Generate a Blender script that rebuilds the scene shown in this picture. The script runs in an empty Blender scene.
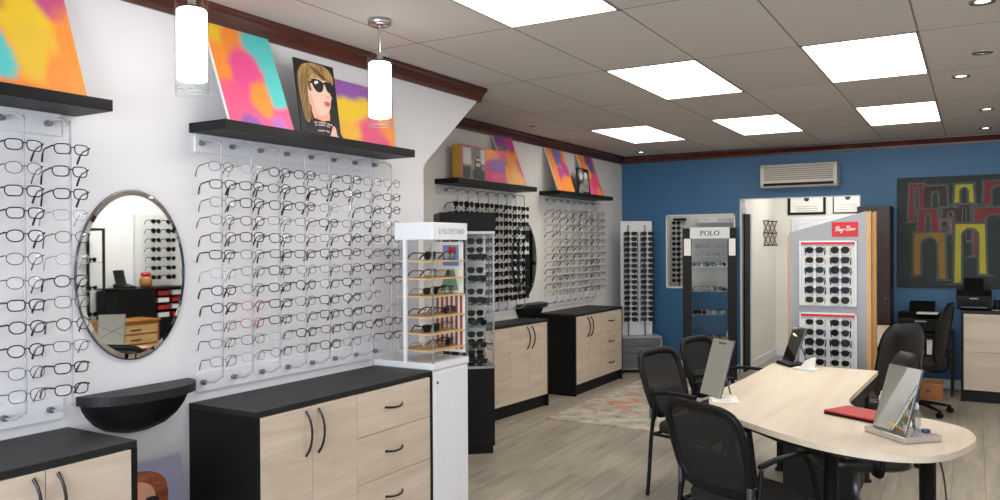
import bpy, math, random
from mathutils import Vector, Matrix
random.seed(7)
PI = math.pi
SC = bpy.context.scene
COL = SC.collection

# ------------------------------------------------------------------ materials
def srgb(c):
    f = lambda v: v / 12.92 if v <= .04045 else ((v + .055) / 1.055) ** 2.4
    return (f(c[0] / 255), f(c[1] / 255), f(c[2] / 255), 1)

def new_mat(name):
    m = bpy.data.materials.new(name); m.use_nodes = True
    nt = m.node_tree; nt.nodes.clear()
    out = nt.nodes.new('ShaderNodeOutputMaterial')
    return m, nt, out

def plain(name, c, rough=.5, metal=0, noise=.06, scale=12, spec=.5, bump=0, coat=0):
    m, nt, out = new_mat(name)
    b = nt.nodes.new('ShaderNodeBsdfPrincipled')
    b.inputs['Roughness'].default_value = rough; b.inputs['Metallic'].default_value = metal
    b.inputs['Specular IOR Level'].default_value = spec
    b.inputs['Coat Weight'].default_value = coat
    tc = nt.nodes.new('ShaderNodeTexCoord'); n = nt.nodes.new('ShaderNodeTexNoise')
    n.inputs['Scale'].default_value = scale; n.inputs['Detail'].default_value = 4
    r = nt.nodes.new('ShaderNodeValToRGB')
    s = srgb(c)
    r.color_ramp.elements[0].position = .3; r.color_ramp.elements[1].position = .7
    r.color_ramp.elements[0].color = tuple(v * (1 - noise) for v in s[:3]) + (1,)
    r.color_ramp.elements[1].color = tuple(min(1, v * (1 + noise)) for v in s[:3]) + (1,)
    nt.links.new(tc.outputs['Object'], n.inputs['Vector']); nt.links.new(n.outputs['Fac'], r.inputs['Fac'])
    nt.links.new(r.outputs['Color'], b.inputs['Base Color'])
    if bump:
        bp = nt.nodes.new('ShaderNodeBump'); bp.inputs['Strength'].default_value = bump; bp.inputs['Distance'].default_value = .004
        nt.links.new(n.outputs['Fac'], bp.inputs['Height']); nt.links.new(bp.outputs['Normal'], b.inputs['Normal'])
    nt.links.new(b.outputs['BSDF'], out.inputs['Surface'])
    return m

def emit(name, c, s):
    m, nt, out = new_mat(name)
    e = nt.nodes.new('ShaderNodeEmission'); e.inputs['Color'].default_value = srgb(c); e.inputs['Strength'].default_value = s
    nt.links.new(e.outputs['Emission'], out.inputs['Surface'])
    return m

def clear(name, c=(255, 255, 255), opacity=.08, rough=.03, body=None, gloss=1):
    """clear glass or acrylic: mostly transparent with a fresnel gloss and an optional milky body"""
    m, nt, out = new_mat(name)
    t = nt.nodes.new('ShaderNodeBsdfTransparent'); t.inputs['Color'].default_value = srgb(c)
    g = nt.nodes.new('ShaderNodeBsdfGlossy'); g.inputs['Roughness'].default_value = rough
    lw = nt.nodes.new('ShaderNodeLayerWeight'); lw.inputs['Blend'].default_value = .5
    pw = nt.nodes.new('ShaderNodeMath'); pw.operation = 'POWER'; pw.inputs[1].default_value = 4.5
    fr = nt.nodes.new('ShaderNodeMath'); fr.operation = 'MULTIPLY_ADD'; fr.inputs[1].default_value = .7 * gloss; fr.inputs[2].default_value = .035 * gloss
    nt.links.new(lw.outputs['Facing'], pw.inputs[0]); nt.links.new(pw.outputs[0], fr.inputs[0])
    mx = nt.nodes.new('ShaderNodeMixShader')
    nt.links.new(fr.outputs[0], mx.inputs['Fac']); nt.links.new(t.outputs[0], mx.inputs[1]); nt.links.new(g.outputs[0], mx.inputs[2])
    last = mx
    if body is not None:
        d = nt.nodes.new('ShaderNodeBsdfPrincipled'); d.inputs['Base Color'].default_value = srgb(body); d.inputs['Roughness'].default_value = .25
        m2 = nt.nodes.new('ShaderNodeMixShader'); m2.inputs['Fac'].default_value = opacity
        nt.links.new(last.outputs[0], m2.inputs[1]); nt.links.new(d.outputs[0], m2.inputs[2]); last = m2
    nt.links.new(last.outputs[0], out.inputs['Surface'])
    return m

def wood(name, c1, c2, rough=.45, axis=0, scale=1.0, contrast=1.0):
    """grain running along the given local axis"""
    m, nt, out = new_mat(name)
    b = nt.nodes.new('ShaderNodeBsdfPrincipled'); b.inputs['Roughness'].default_value = rough
    tc = nt.nodes.new('ShaderNodeTexCoord'); mp = nt.nodes.new('ShaderNodeMapping')
    sc = [14 * scale] * 3; sc[axis] = 1.3 * scale
    mp.inputs['Scale'].default_value = sc
    oi = nt.nodes.new('ShaderNodeObjectInfo'); ad = nt.nodes.new('ShaderNodeVectorMath'); ad.operation = 'ADD'
    mu = nt.nodes.new('ShaderNodeMath'); mu.operation = 'MULTIPLY'; mu.inputs[1].default_value = 7.3
    nt.links.new(oi.outputs['Random'], mu.inputs[0])
    nt.links.new(tc.outputs['Object'], ad.inputs[0]); nt.links.new(mu.outputs[0], ad.inputs[1])
    nt.links.new(ad.outputs[0], mp.inputs['Vector'])
    n1 = nt.nodes.new('ShaderNodeTexNoise'); n1.inputs['Scale'].default_value = .8; n1.inputs['Detail'].default_value = 6; n1.inputs['Roughness'].default_value = .6
    n1.inputs['Distortion'].default_value = 1.1
    n2 = nt.nodes.new('ShaderNodeTexNoise'); n2.inputs['Scale'].default_value = 5; n2.inputs['Detail'].default_value = 3
    nt.links.new(mp.outputs[0], n1.inputs['Vector']); nt.links.new(mp.outputs[0], n2.inputs['Vector'])
    mx = nt.nodes.new('ShaderNodeMath'); mx.operation = 'MULTIPLY_ADD'; mx.inputs[1].default_value = .3
    nt.links.new(n2.outputs['Fac'], mx.inputs[0]); nt.links.new(n1.outputs['Fac'], mx.inputs[2])
    r = nt.nodes.new('ShaderNodeValToRGB')
    r.color_ramp.elements[0].position = .65 - .2 / contrast; r.color_ramp.elements[0].color = srgb(c2)
    r.color_ramp.elements[1].position = .65 + .2 / contrast; r.color_ramp.elements[1].color = srgb(c1)
    nt.links.new(mx.outputs[0], r.inputs['Fac']); nt.links.new(r.outputs['Color'], b.inputs['Base Color'])
    nt.links.new(b.outputs['BSDF'], out.inputs['Surface'])
    return m

def tiles(name, c1, c2, cm, bw, rh, mortar, off, loc, rot, rough=.6, grain=None, spec=.5):
    m, nt, out = new_mat(name)
    b = nt.nodes.new('ShaderNodeBsdfPrincipled'); b.inputs['Roughness'].default_value = rough
    b.inputs['Specular IOR Level'].default_value = spec
    tc = nt.nodes.new('ShaderNodeTexCoord'); mp = nt.nodes.new('ShaderNodeMapping')
    mp.vector_type = 'TEXTURE'
    mp.inputs['Location'].default_value = loc; mp.inputs['Rotation'].default_value = (0, 0, rot)
    br = nt.nodes.new('ShaderNodeTexBrick'); br.offset = off
    br.inputs['Scale'].default_value = 1; br.inputs['Brick Width'].default_value = bw; br.inputs['Row Height'].default_value = rh
    br.inputs['Mortar Size'].default_value = mortar; br.inputs['Mortar Smooth'].default_value = .1
    br.inputs['Color1'].default_value = srgb(c1); br.inputs['Color2'].default_value = srgb(c2); br.inputs['Mortar'].default_value = srgb(cm)
    nt.links.new(tc.outputs['Object'], mp.inputs['Vector']); nt.links.new(mp.outputs[0], br.inputs['Vector'])
    last = br.outputs['Color']
    if grain:
        m2 = nt.nodes.new('ShaderNodeMapping'); m2.inputs['Scale'].default_value = grain[0]
        nt.links.new(mp.outputs[0], m2.inputs['Vector'])
        n = nt.nodes.new('ShaderNodeTexNoise'); n.inputs['Scale'].default_value = grain[1]; n.inputs['Detail'].default_value = 6; n.inputs['Distortion'].default_value = .8
        nt.links.new(m2.outputs[0], n.inputs['Vector'])
        r = nt.nodes.new('ShaderNodeValToRGB'); g = grain[2]
        r.color_ramp.elements[0].position = .3; r.color_ramp.elements[0].color = (1 - g, 1 - g, 1 - g * .9, 1)
        r.color_ramp.elements[1].position = .7; r.color_ramp.elements[1].color = (1, 1, 1, 1)
        nt.links.new(n.outputs['Fac'], r.inputs['Fac'])
        mx = nt.nodes.new('ShaderNodeMix'); mx.data_type = 'RGBA'; mx.blend_type = 'MULTIPLY'; mx.inputs['Factor'].default_value = 1
        nt.links.new(last, mx.inputs['A']); nt.links.new(r.outputs['Color'], mx.inputs['B']); last = mx.outputs['Result']
    nt.links.new(last, b.inputs['Base Color']); nt.links.new(b.outputs['BSDF'], out.inputs['Surface'])
    return m

def paint(name, w, h, base, blobs, seed=0, warp=.5):
    """abstract colour washes on a canvas: soft blobs (u, v, radius, colour) warped by noise; local X = 0..w centred, Z = 0..h"""
    m, nt, out = new_mat(name)
    b = nt.nodes.new('ShaderNodeBsdfPrincipled'); b.inputs['Roughness'].default_value = .45
    tc = nt.nodes.new('ShaderNodeTexCoord')
    n = nt.nodes.new('ShaderNodeTexNoise'); n.inputs['Scale'].default_value = 6; n.inputs['Detail'].default_value = 5
    mp = nt.nodes.new('ShaderNodeMapping'); mp.inputs['Location'].default_value = (seed * 3.7, seed * 1.3, seed)
    nt.links.new(tc.outputs['Object'], mp.inputs['Vector']); nt.links.new(mp.outputs[0], n.inputs['Vector'])
    sub = nt.nodes.new('ShaderNodeVectorMath'); sub.operation = 'SUBTRACT'; sub.inputs[1].default_value = (.5, .5, .5)
    nt.links.new(n.outputs['Color'], sub.inputs[0])
    scl = nt.nodes.new('ShaderNodeVectorMath'); scl.operation = 'MULTIPLY'; scl.inputs[1].default_value = (warp * w, 0, warp * h)
    nt.links.new(sub.outputs[0], scl.inputs[0])
    add = nt.nodes.new('ShaderNodeVectorMath'); add.operation = 'ADD'
    nt.links.new(tc.outputs['Object'], add.inputs[0]); nt.links.new(scl.outputs[0], add.inputs[1])
    fl = nt.nodes.new('ShaderNodeVectorMath'); fl.operation = 'MULTIPLY'; fl.inputs[1].default_value = (1 / w, 0, 1 / h)
    nt.links.new(add.outputs[0], fl.inputs[0])
    prev = nt.nodes.new('ShaderNodeRGB'); prev.outputs[0].default_value = srgb(base); last = prev.outputs[0]
    for (u, v, r, c) in blobs:
        d = nt.nodes.new('ShaderNodeVectorMath'); d.operation = 'DISTANCE'; d.inputs[1].default_value = (u - .5, 0, v)
        nt.links.new(fl.outputs[0], d.inputs[0])
        mr = nt.nodes.new('ShaderNodeMapRange'); mr.interpolation_type = 'SMOOTHSTEP'
        mr.inputs['From Min'].default_value = r * .55; mr.inputs['From Max'].default_value = r
        mr.inputs['To Min'].default_value = 1; mr.inputs['To Max'].default_value = 0
        nt.links.new(d.outputs['Value'], mr.inputs['Value'])
        mx = nt.nodes.new('ShaderNodeMix'); mx.data_type = 'RGBA'
        nt.links.new(mr.outputs['Result'], mx.inputs['Factor']); nt.links.new(last, mx.inputs['A']); mx.inputs['B'].default_value = srgb(c)
        last = mx.outputs['Result']
    nt.links.new(last, b.inputs['Base Color']); nt.links.new(b.outputs['BSDF'], out.inputs['Surface'])
    return m

def mesh_cloth(name, c, hole):
    m, nt, out = new_mat(name)
    d = nt.nodes.new('ShaderNodeBsdfPrincipled'); d.inputs['Base Color'].default_value = srgb(c); d.inputs['Roughness'].default_value = .7
    t = nt.nodes.new('ShaderNodeBsdfTransparent'); mx = nt.nodes.new('ShaderNodeMixShader')
    tc = nt.nodes.new('ShaderNodeTexCoord'); n = nt.nodes.new('ShaderNodeTexNoise'); n.inputs['Scale'].default_value = 300
    mr = nt.nodes.new('ShaderNodeMapRange'); mr.inputs['To Min'].default_value = hole + .25; mr.inputs['To Max'].default_value = hole - .25
    nt.links.new(tc.outputs['Object'], n.inputs['Vector']); nt.links.new(n.outputs['Fac'], mr.inputs['Value'])
    nt.links.new(mr.outputs[0], mx.inputs['Fac']); nt.links.new(d.outputs[0], mx.inputs[1]); nt.links.new(t.outputs[0], mx.inputs[2])
    nt.links.new(mx.outputs[0], out.inputs['Surface'])
    return m

def rug_mat():
    m, nt, out = new_mat('faded_rug')
    b = nt.nodes.new('ShaderNodeBsdfPrincipled'); b.inputs['Roughness'].default_value = .95
    tc = nt.nodes.new('ShaderNodeTexCoord')
    def noise(s, det, loc):
        mp = nt.nodes.new('ShaderNodeMapping'); mp.inputs['Location'].default_value = loc
        n = nt.nodes.new('ShaderNodeTexNoise'); n.inputs['Scale'].default_value = s; n.inputs['Detail'].default_value = det; n.inputs['Roughness'].default_value = .65
        nt.links.new(tc.outputs['Object'], mp.inputs['Vector']); nt.links.new(mp.outputs[0], n.inputs['Vector']); return n
    a = noise(5, 5, (0, 0, 0)); r = nt.nodes.new('ShaderNodeValToRGB')
    e = r.color_ramp.elements
    e[0].position = .3; e[0].color = srgb((112, 114, 112)); e[1].position = .62; e[1].color = srgb((190, 183, 168))
    x = e.new(.45); x.color = srgb((164, 158, 144))
    nt.links.new(a.outputs['Fac'], r.inputs['Fac'])
    c = noise(2.3, 4, (3.1, 1.7, 0)); r2 = nt.nodes.new('ShaderNodeValToRGB')
    r2.color_ramp.elements[0].position = .545; r2.color_ramp.elements[0].color = (0, 0, 0, 1)
    r2.color_ramp.elements[1].position = .63; r2.color_ramp.elements[1].color = (.8, .8, .8, 1)
    nt.links.new(c.outputs['Fac'], r2.inputs['Fac'])
    mx = nt.nodes.new('ShaderNodeMix'); mx.data_type = 'RGBA'
    nt.links.new(r2.outputs['Color'], mx.inputs['Factor']); nt.links.new(r.outputs['Color'], mx.inputs['A']); mx.inputs['B'].default_value = srgb((190, 116, 84))
    nt.links.new(mx.outputs['Result'], b.inputs['Base Color']); nt.links.new(b.outputs['BSDF'], out.inputs['Surface'])
    return m

M = {}
M['wall_white'] = plain('wall_white_paint', (226, 226, 230), .6, noise=.015, scale=3)
M['wall_cream'] = plain('wall_cream_paint', (228, 226, 222), .6, noise=.015, scale=3)
M['blue'] = plain('blue_wall_paint', (54, 103, 142), .5, noise=.03, scale=4)
M['room_white'] = plain('back_room_white', (232, 228, 220), .6, noise=.01)
M['ceiling'] = tiles('ceiling_tiles', (200, 194, 188), (193, 187, 181), (120, 110, 102), 1.243, .62, .005, 0, (1.045, 2.46, 0), PI / 2, .85)
M['floor'] = tiles('plank_floor', (178, 168, 151), (164, 155, 139), (126, 118, 104), 1.25, .19, .0022, .37, (0, 0, 0), PI / 2, .42, ((1.2, 9, 1), 1.6, .34), .4)
M['crown'] = wood('mahogany_crown', (92, 40, 26), (58, 24, 16), .35, axis=1)
M['black'] = plain('black_laminate', (14, 14, 16), .5, noise=.08, scale=40, spec=.25)
M['black_top'] = plain('black_worktop', (32, 32, 34), .5, noise=.12, scale=60, spec=.3)
M['black_gloss'] = plain('black_gloss', (14, 14, 15), .2)
M['black_plastic'] = plain('black_plastic', (11, 11, 13), .5, spec=.22)
M['leather'] = plain('black_leather', (20, 20, 21), .32, bump=.15, scale=60)
M['fabric'] = plain('black_fabric', (16, 16, 18), .9, bump=.3, scale=200)
M['meshback'] = mesh_cloth('black_chair_mesh', (7, 7, 8), .06)
M['wood'] = wood('light_ash_laminate', (210, 195, 178), (188, 171, 152), .5, 0, 1.0)
M['woodtable'] = wood('pale_birch_laminate', (220, 207, 187), (203, 188, 167), .38, 1, .6)
M['oak'] = wood('oak_edge', (206, 158, 96), (178, 128, 70), .45, 2)
M['shelfwood'] = plain('maple_shelf', (214, 176, 122), .45)
M['white'] = plain('white_lacquer', (226, 228, 234), .35, noise=.01)
M['white_dim'] = plain('white_board', (214, 216, 218), .5, noise=.01)
M['silver'] = plain('brushed_silver', (138, 138, 140), .42, metal=.3, noise=.03)
M['steel_pale'] = plain('pale_steel', (196, 192, 186), .25, metal=.7)
M['jar_blue'] = plain('dark_blue_glaze', (44, 46, 110), .25)
M['steel'] = plain('polished_steel', (190, 190, 194), .2, metal=1, noise=.02)
M['knob_steel'] = plain('satin_knob_steel', (138, 138, 142), .35, metal=.8)
M['darksteel'] = plain('grey_steel', (112, 112, 118), .35, metal=.9)
M['mirror'] = plain('mirror_silver', (226, 228, 222), .015, metal=1, noise=0)
M['glass'] = clear('clear_glass', gloss=.4)
M['acrylic'] = clear('clear_acrylic_rod', opacity=.55, body=(186, 188, 192), rough=.2, gloss=.6)
M['frost'] = clear('milky_acrylic_panel', opacity=.45, body=(196, 196, 202))
M['case_glass'] = clear('case_door_glass', gloss=.12)
M['glass_edge'] = clear('glass_shelf_edge', (235, 242, 240), .25, body=(172, 188, 186))
M['lens'] = clear('demo_lens', opacity=.10, body=(240, 244, 250))
M['sunlens'] = plain('dark_sun_lens', (8, 8, 9), .3, noise=.02, spec=.12)
M['brownlens'] = plain('brown_sun_lens', (26, 17, 12), .3, noise=.02, spec=.12)
M['fr_black'] = plain('black_acetate', (18, 18, 20), .25)
M['fr_dark'] = plain('dark_grey_metal_frame', (58, 58, 64), .3, metal=.6)
M['fr_tort'] = plain('tortoiseshell_acetate', (72, 46, 30), .25, noise=.5, scale=120)
M['fr_clear'] = plain('pale_grey_frame', (158, 158, 166), .25, metal=.5)
M['fr_red'] = plain('red_acetate', (150, 44, 56), .3)
M['fr_gold'] = plain('gold_metal_frame', (172, 140, 86), .25, metal=.9)
M['fr_teal'] = plain('teal_acetate', (40, 140, 160), .3)
M['panel_light'] = emit('light_panel_glow', (255, 250, 240), 6.5)
M['panel_dim'] = emit('rear_light_panel_glow', (255, 250, 240), 4.2)
M['pend_light'] = emit('pendant_glow', (255, 250, 246), 7)
M['spot_light'] = emit('downlight_glow', (255, 240, 215), 9)
M['red'] = plain('red_cover', (176, 42, 44), .4)
M['red_sign'] = plain('red_sign', (190, 14, 24), .5)
M['paper'] = plain('white_paper', (236, 234, 228), .7, noise=.01)
M['ink'] = plain('dark_ink', (52, 50, 54), .6)
M['brown_dark'] = wood('dark_mahogany', (50, 20, 17), (32, 12, 11), .4, 2)
M['brown_peg'] = plain('brown_peg_wood', (84, 46, 30), .5)
M['grey_draw'] = plain('grey_laminate', (92, 94, 98), .5)
M['grey_light'] = plain('pale_grey_laminate', (150, 152, 154), .5)
M['ac'] = plain('air_conditioner_plastic', (206, 200, 188), .45, noise=.02)
M['ac_grille'] = plain('air_conditioner_grille', (146, 140, 131), .6)
M['drawwood'] = wood('varnished_pine', (184, 122, 66), (150, 92, 44), .4, 0)
M['dark_void'] = plain('dark_opening_shade', (12, 12, 13), .9)  # darkness inside openings, put into the colour
M['skin'] = plain('printed_skin', (214, 178, 160), .5, noise=.05, scale=20)
M['skin_rose'] = plain('printed_warm_skin', (216, 156, 134), .5, noise=.08, scale=14)
M['hair_blond'] = wood('printed_blond_hair', (206, 172, 112), (104, 72, 40), .5, 2, 3)
M['hair_dark'] = plain('printed_dark_hair', (92, 62, 36), .5, noise=.2)
M['hair_auburn'] = wood('printed_auburn_hair', (176, 96, 56), (92, 44, 26), .5, 0, 3)
M['lips'] = plain('printed_lips', (186, 70, 76), .5)
M['print_black'] = plain('printed_black', (22, 22, 26), .4)
M['print_lav'] = plain('printed_lavender', (150, 152, 178), .5, noise=.08, scale=4)
M['print_grey'] = plain('printed_grey', (128, 126, 122), .5, noise=.5, scale=18)
M['print_pale'] = plain('printed_pale_grey', (206, 204, 200), .5, noise=.08)
M['canvas_edge'] = plain('canvas_edge_white', (226, 222, 214), .7)
M['canvas_yellow'] = plain('canvas_edge_yellow', (214, 168, 60), .6)
M['rug'] = rug_mat()
M['gold'] = plain('gold_print', (196, 158, 78), .3, metal=.7)
M['cable'] = plain('dark_cable', (40, 38, 36), .5)
M['yellow_ink'] = plain('painting_yellow', (170, 162, 22), .6)
M['mustard_ink'] = plain('painting_mustard', (132, 98, 22), .6)
M['red_ink'] = plain('painting_red', (118, 22, 28), .6)
M['maroon_ink'] = plain('painting_maroon', (50, 20, 24), .6)
M['green_ink'] = plain('painting_dark_green', (20, 36, 34), .6, noise=.25, scale=6)
M['sage_ink'] = plain('painting_sage_line', (58, 74, 50), .6)
M['pink_ink'] = plain('painting_dusty_pink', (120, 74, 78), .6)
M['stripe'] = plain('terracotta_stripe', (150, 74, 52), .5)
M['bluecard'] = plain('blue_card', (112, 146, 190), .5)
M['greencard'] = plain('green_card', (120, 160, 130), .5)

# ------------------------------------------------------------------ mesh builder
class MB:
    def __init__(s): s.v = []; s.f = []; s.m = []; s.s = []
    def add(s, vs, fs, m=0, smooth=False):
        o = len(s.v); s.v += [tuple(p) for p in vs]
        for f in fs: s.f.append([i + o for i in f]); s.m.append(m); s.s.append(smooth)
        return s
    def box(s, x0, y0, z0, x1, y1, z1, m=0):
        v = [(x0, y0, z0), (x1, y0, z0), (x1, y1, z0), (x0, y1, z0), (x0, y0, z1), (x1, y0, z1), (x1, y1, z1), (x0, y1, z1)]
        return s.add(v, [(0, 3, 2, 1), (4, 5, 6, 7), (0, 1, 5, 4), (1, 2, 6, 5), (2, 3, 7, 6), (3, 0, 4, 7)], m)
    def prism(s, poly, axis, a, b, m=0, smooth=False):
        """poly: 2-D points in the plane of the two other axes (order x,y,z without axis)"""
        def P(p, t):
            q = list(p); q.insert(axis, t); return q
        n = len(poly); v = [P(p, a) for p in poly] + [P(p, b) for p in poly]
        s.add(v, [list(range(n))[::-1], list(range(n, 2 * n))], m)
        return s.add(v, [(i, (i + 1) % n, (i + 1) % n + n, i + n) for i in range(n)], m, smooth)
    def tube(s, pts, r, n=8, m=0, closed=False, flat=None):
        pts = [Vector(p) for p in pts]; N = len(pts); vs = []; fs = []
        up = None
        for i, p in enumerate(pts):
            if closed: t = pts[(i + 1) % N] - pts[i - 1]
            else: t = pts[min(i + 1, N - 1)] - pts[max(i - 1, 0)]
            t = t.normalized() if t.length > 1e-9 else Vector((0, 0, 1))
            if up is None:
                up = Vector((0, 0, 1)) if abs(t.z) < .9 else Vector((1, 0, 0))
            a = t.cross(up)
            if a.length < 1e-4: a = t.cross(Vector((0, 1, 0)))
            a.normalize(); b = a.cross(t).normalized(); up = b
            rr = r[i] if isinstance(r, (list, tuple)) else r
            for k in range(n):
                w = 2 * PI * k / n
                vs.append(p + a * (rr * math.cos(w)) + b * (rr * (flat or 1) * math.sin(w)))
        for i in range(N if closed else N - 1):
            j = (i + 1) % N
            for k in range(n):
                l = (k + 1) % n
                fs.append((i * n + k, i * n + l, j * n + l, j * n + k))
        s.add(vs, fs, m, True)
        if not closed:
            s.add(vs[:n], [list(range(n))[::-1]], m); s.add(vs[-n:], [list(range(n))], m)
        return s
    def cyl(s, p0, p1, r, n=16, m=0): return s.tube([p0, p1], r, n, m)
    def lathe(s, prof, n=24, c=(0, 0, 0), a0=0, a1=2 * PI, m=0, sy=1):
        full = abs(a1 - a0 - 2 * PI) < 1e-6; K = n if full else n + 1
        vs = [(c[0] + r * math.cos(a0 + (a1 - a0) * k / n), c[1] + sy * r * math.sin(a0 + (a1 - a0) * k / n), c[2] + z) for (r, z) in prof for k in range(K)]
        fs = []
        for i in range(len(prof) - 1):
            for k in range(n):
                l = (k + 1) % K
                fs.append((i * K + k, i * K + l, (i + 1) * K + l, (i + 1) * K + k))
        return s.add(vs, fs, m, True)
    def grid(s, fn, nu, nv, m=0, thick=0):
        vs = [fn(i / nu, j / nv) for j in range(nv + 1) for i in range(nu + 1)]; W = nu + 1
        return s.add(vs, [(j * W + i, j * W + i + 1, (j + 1) * W + i + 1, (j + 1) * W + i) for j in range(nv) for i in range(nu)], m, True)
    def build(s, name, mats, parent=None, loc=None, rot=None, bevel=0, solid=0, subsurf=0):
        me = bpy.data.meshes.new(name); me.from_pydata(s.v, [], s.f)
        if not isinstance(mats, (list, tuple)): mats = [mats]
        for k in mats: me.materials.append(M[k])
        for p, mi, sm in zip(me.polygons, s.m, s.s): p.material_index = mi; p.use_smooth = sm
        me.update()
        o = bpy.data.objects.new(name, me); COL.objects.link(o)
        if parent: o.parent = parent
        if loc: o.location = loc
        if rot: o.rotation_euler = rot
        if solid:
            md = o.modifiers.new('solid', 'SOLIDIFY'); md.thickness = solid; md.offset = 0
        if bevel:
            md = o.modifiers.new('bevel', 'BEVEL'); md.width = bevel; md.segments = 2; md.limit_method = 'ANGLE'; md.angle_limit = .6
        if subsurf:
            md = o.modifiers.new('sub', 'SUBSURF'); md.levels = subsurf; md.render_levels = subsurf
        return o

def B(*a, m=0): return MB().box(*a, m=m)

def tag(o, label, cat, group=None):
    o['label'] = label; o['category'] = cat
    if group: o['group'] = group
    return o
def thing(name, label, cat, loc=(0, 0, 0), rz=0, group=None, rot=None):
    o = bpy.data.objects.new(name, None); COL.objects.link(o); o.empty_display_size = .1
    o.location = loc; o.rotation_euler = rot or (0, 0, rz)
    return tag(o, label, cat, group)
def struct(name, mb, mat, bevel=0):
    o = mb.build(name, mat, bevel=bevel); o['kind'] = 'structure'; return o
def dup(root, loc, rot, label, group=None):
    r = root.copy(); COL.objects.link(r); r.location = loc; r.rotation_euler = rot; r['label'] = label
    if group: r['group'] = group
    for ch in root.children:
        c = ch.copy(); COL.objects.link(c); c.parent = r
        for g in ch.children:
            d = g.copy(); COL.objects.link(d); d.parent = c
    return r
ORD = ['first', 'second', 'third', 'fourth', 'fifth', 'sixth', 'seventh', 'eighth', 'ninth', 'tenth', 'eleventh', 'twelfth', 'thirteenth', 'fourteenth', 'fifteenth', 'sixteenth', 'seventeenth', 'eighteenth']

def smooth_path(pts, n=6, closed=False):
    P = [Vector(p) for p in pts]; N = len(P); out = []
    for i in range(N if closed else N - 1):
        if closed: a, b, c, d = P[i - 1], P[i], P[(i + 1) % N], P[(i + 2) % N]
        else: a, b, c, d = P[max(i - 1, 0)], P[i], P[i + 1], P[min(i + 2, N - 1)]
        for k in range(n):
            t = k / n
            out.append(.5 * ((2 * b) + (c - a) * t + (2 * a - 5 * b + 4 * c - d) * t * t + (3 * b - a - 3 * c + d) * t ** 3))
    if not closed: out.append(P[-1])
    return out

# ------------------------------------------------------------------ the setting
ZC = 2.76; XF = -.88; YB = 10.0; XR = 5.2; YR = -2.6
struct('floor', B(-1.3, YR - .2, -.1, XR + .2, 13.2, 0), 'floor')
# ceiling with openings where the light panels sit
LP = [(1.045, 2.46), (1.045, 4.95), (2.285, 4.95), (2.285, 7.44), (-.195, 7.44), (1.045, 7.44)]
mb = MB()
xs = sorted({XF - .1, XR + .1} | {v for x, y in LP for v in (x, x + .62)}); ys = sorted({YR - .1, YB + .1} | {v for x, y in LP for v in (y, y + 1.243)})
for i in range(len(xs) - 1):
    for j in range(len(ys) - 1):
        cx, cy = (xs[i] + xs[i + 1]) / 2, (ys[j] + ys[j + 1]) / 2
        if any(x < cx < x + .62 and y < cy < y + 1.243 for x, y in LP): continue
        mb.box(xs[i], ys[j], ZC, xs[i + 1], ys[j + 1], ZC + .1)
struct('ceiling', mb, 'ceiling')
struct('wall_left', MB().prism([(YR, 0), (4.33, 0), (4.33, 2.135), (5.05, 2.70), (5.05, ZC), (YR, ZC)], 0, XF - .1, 0), 'wall_white')
struct('wall_far_left', B(XF - .1, 4.33, 0, XF, YB + .1, ZC), 'wall_cream')
# back wall: door opening x .68-2.04 up to 2.15, window opening x -.27-.62, z 1.03-1.975
mb = MB()
T = .08
for (x0, x1, z0, z1) in [(XF - .1, -.27, 0, ZC), (-.27, .62, 0, 1.03), (-.27, .62, 1.975, ZC), (.62, .68, 0, ZC), (.68, 2.04, 2.15, ZC), (2.04, XR + .1, 0, ZC)]:
    mb.box(x0, YB, z0, x1, YB + T, z1)
struct('wall_back', mb, 'blue')
struct('wall_right', B(XR, YR, 0, XR + .1, YB, ZC), 'wall_white')
mb = MB()
for (x0, x1, z0, z1) in [(-1, .3, 0, ZC), (.3, 4.7, 0, .3), (.3, 4.7, 2.5, ZC), (4.7, XR + .1, 0, ZC)]: mb.box(x0, YR - .1, z0, x1, YR, z1)
struct('wall_front', mb, 'wall_white')
mb = MB()
for x in (.3, 1.75, 3.2, 4.64): mb.box(x, YR - .08, .3, x + .06, YR - .02, 2.5)
mb.box(.3, YR - .08, .3, 4.7, YR - .02, .36); mb.box(.3, YR - .08, 2.44, 4.7, YR - .02, 2.5)
struct('window_2', mb, 'darksteel')
# back room behind the doorway
mb = MB()
for (y0, y1, z0, z1) in [(YB + T, 10.34, 1.97, ZC), (10.34, 11.9, 0, ZC)]: mb.box(.62, y0, z0, .72, y1, z1)
mb.box(.62, YB + T, 0, .66, YB + T + .01, 1.97)
struct('wall_corridor', mb, 'room_white')
struct('wall_corridor_back', B(.62, 11.83, 0, 2.6, 11.93, ZC), 'room_white')
struct('wall_corridor_right', B(2.5, YB + T, 0, 2.6, 11.9, ZC), 'room_white')
struct('ceiling_corridor', B(.6, YB + T, 2.6, 2.6, 11.9, 2.7), 'room_white')
o = B(.70, YB + T + .002, 0, .7195, 10.339, 1.969).build('doorway_shade', 'dark_void'); o['kind'] = 'structure'  # near-black sheet standing for the unlit opening; no door leaf here
mb = MB(); mb.box(.72, 10.34, 0, .735, 10.42, 2.05); mb.box(.72, YB + T, 1.97, .735, 10.34, 2.05)
struct('trim_1', mb, 'white')
mb = MB(); mb.box(.72, 10.42, 0, .735, 11.83, .1); mb.box(.735, 11.815, 0, 1.0, 11.83, .1)
struct('baseboard_corridor', mb, 'white')
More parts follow.
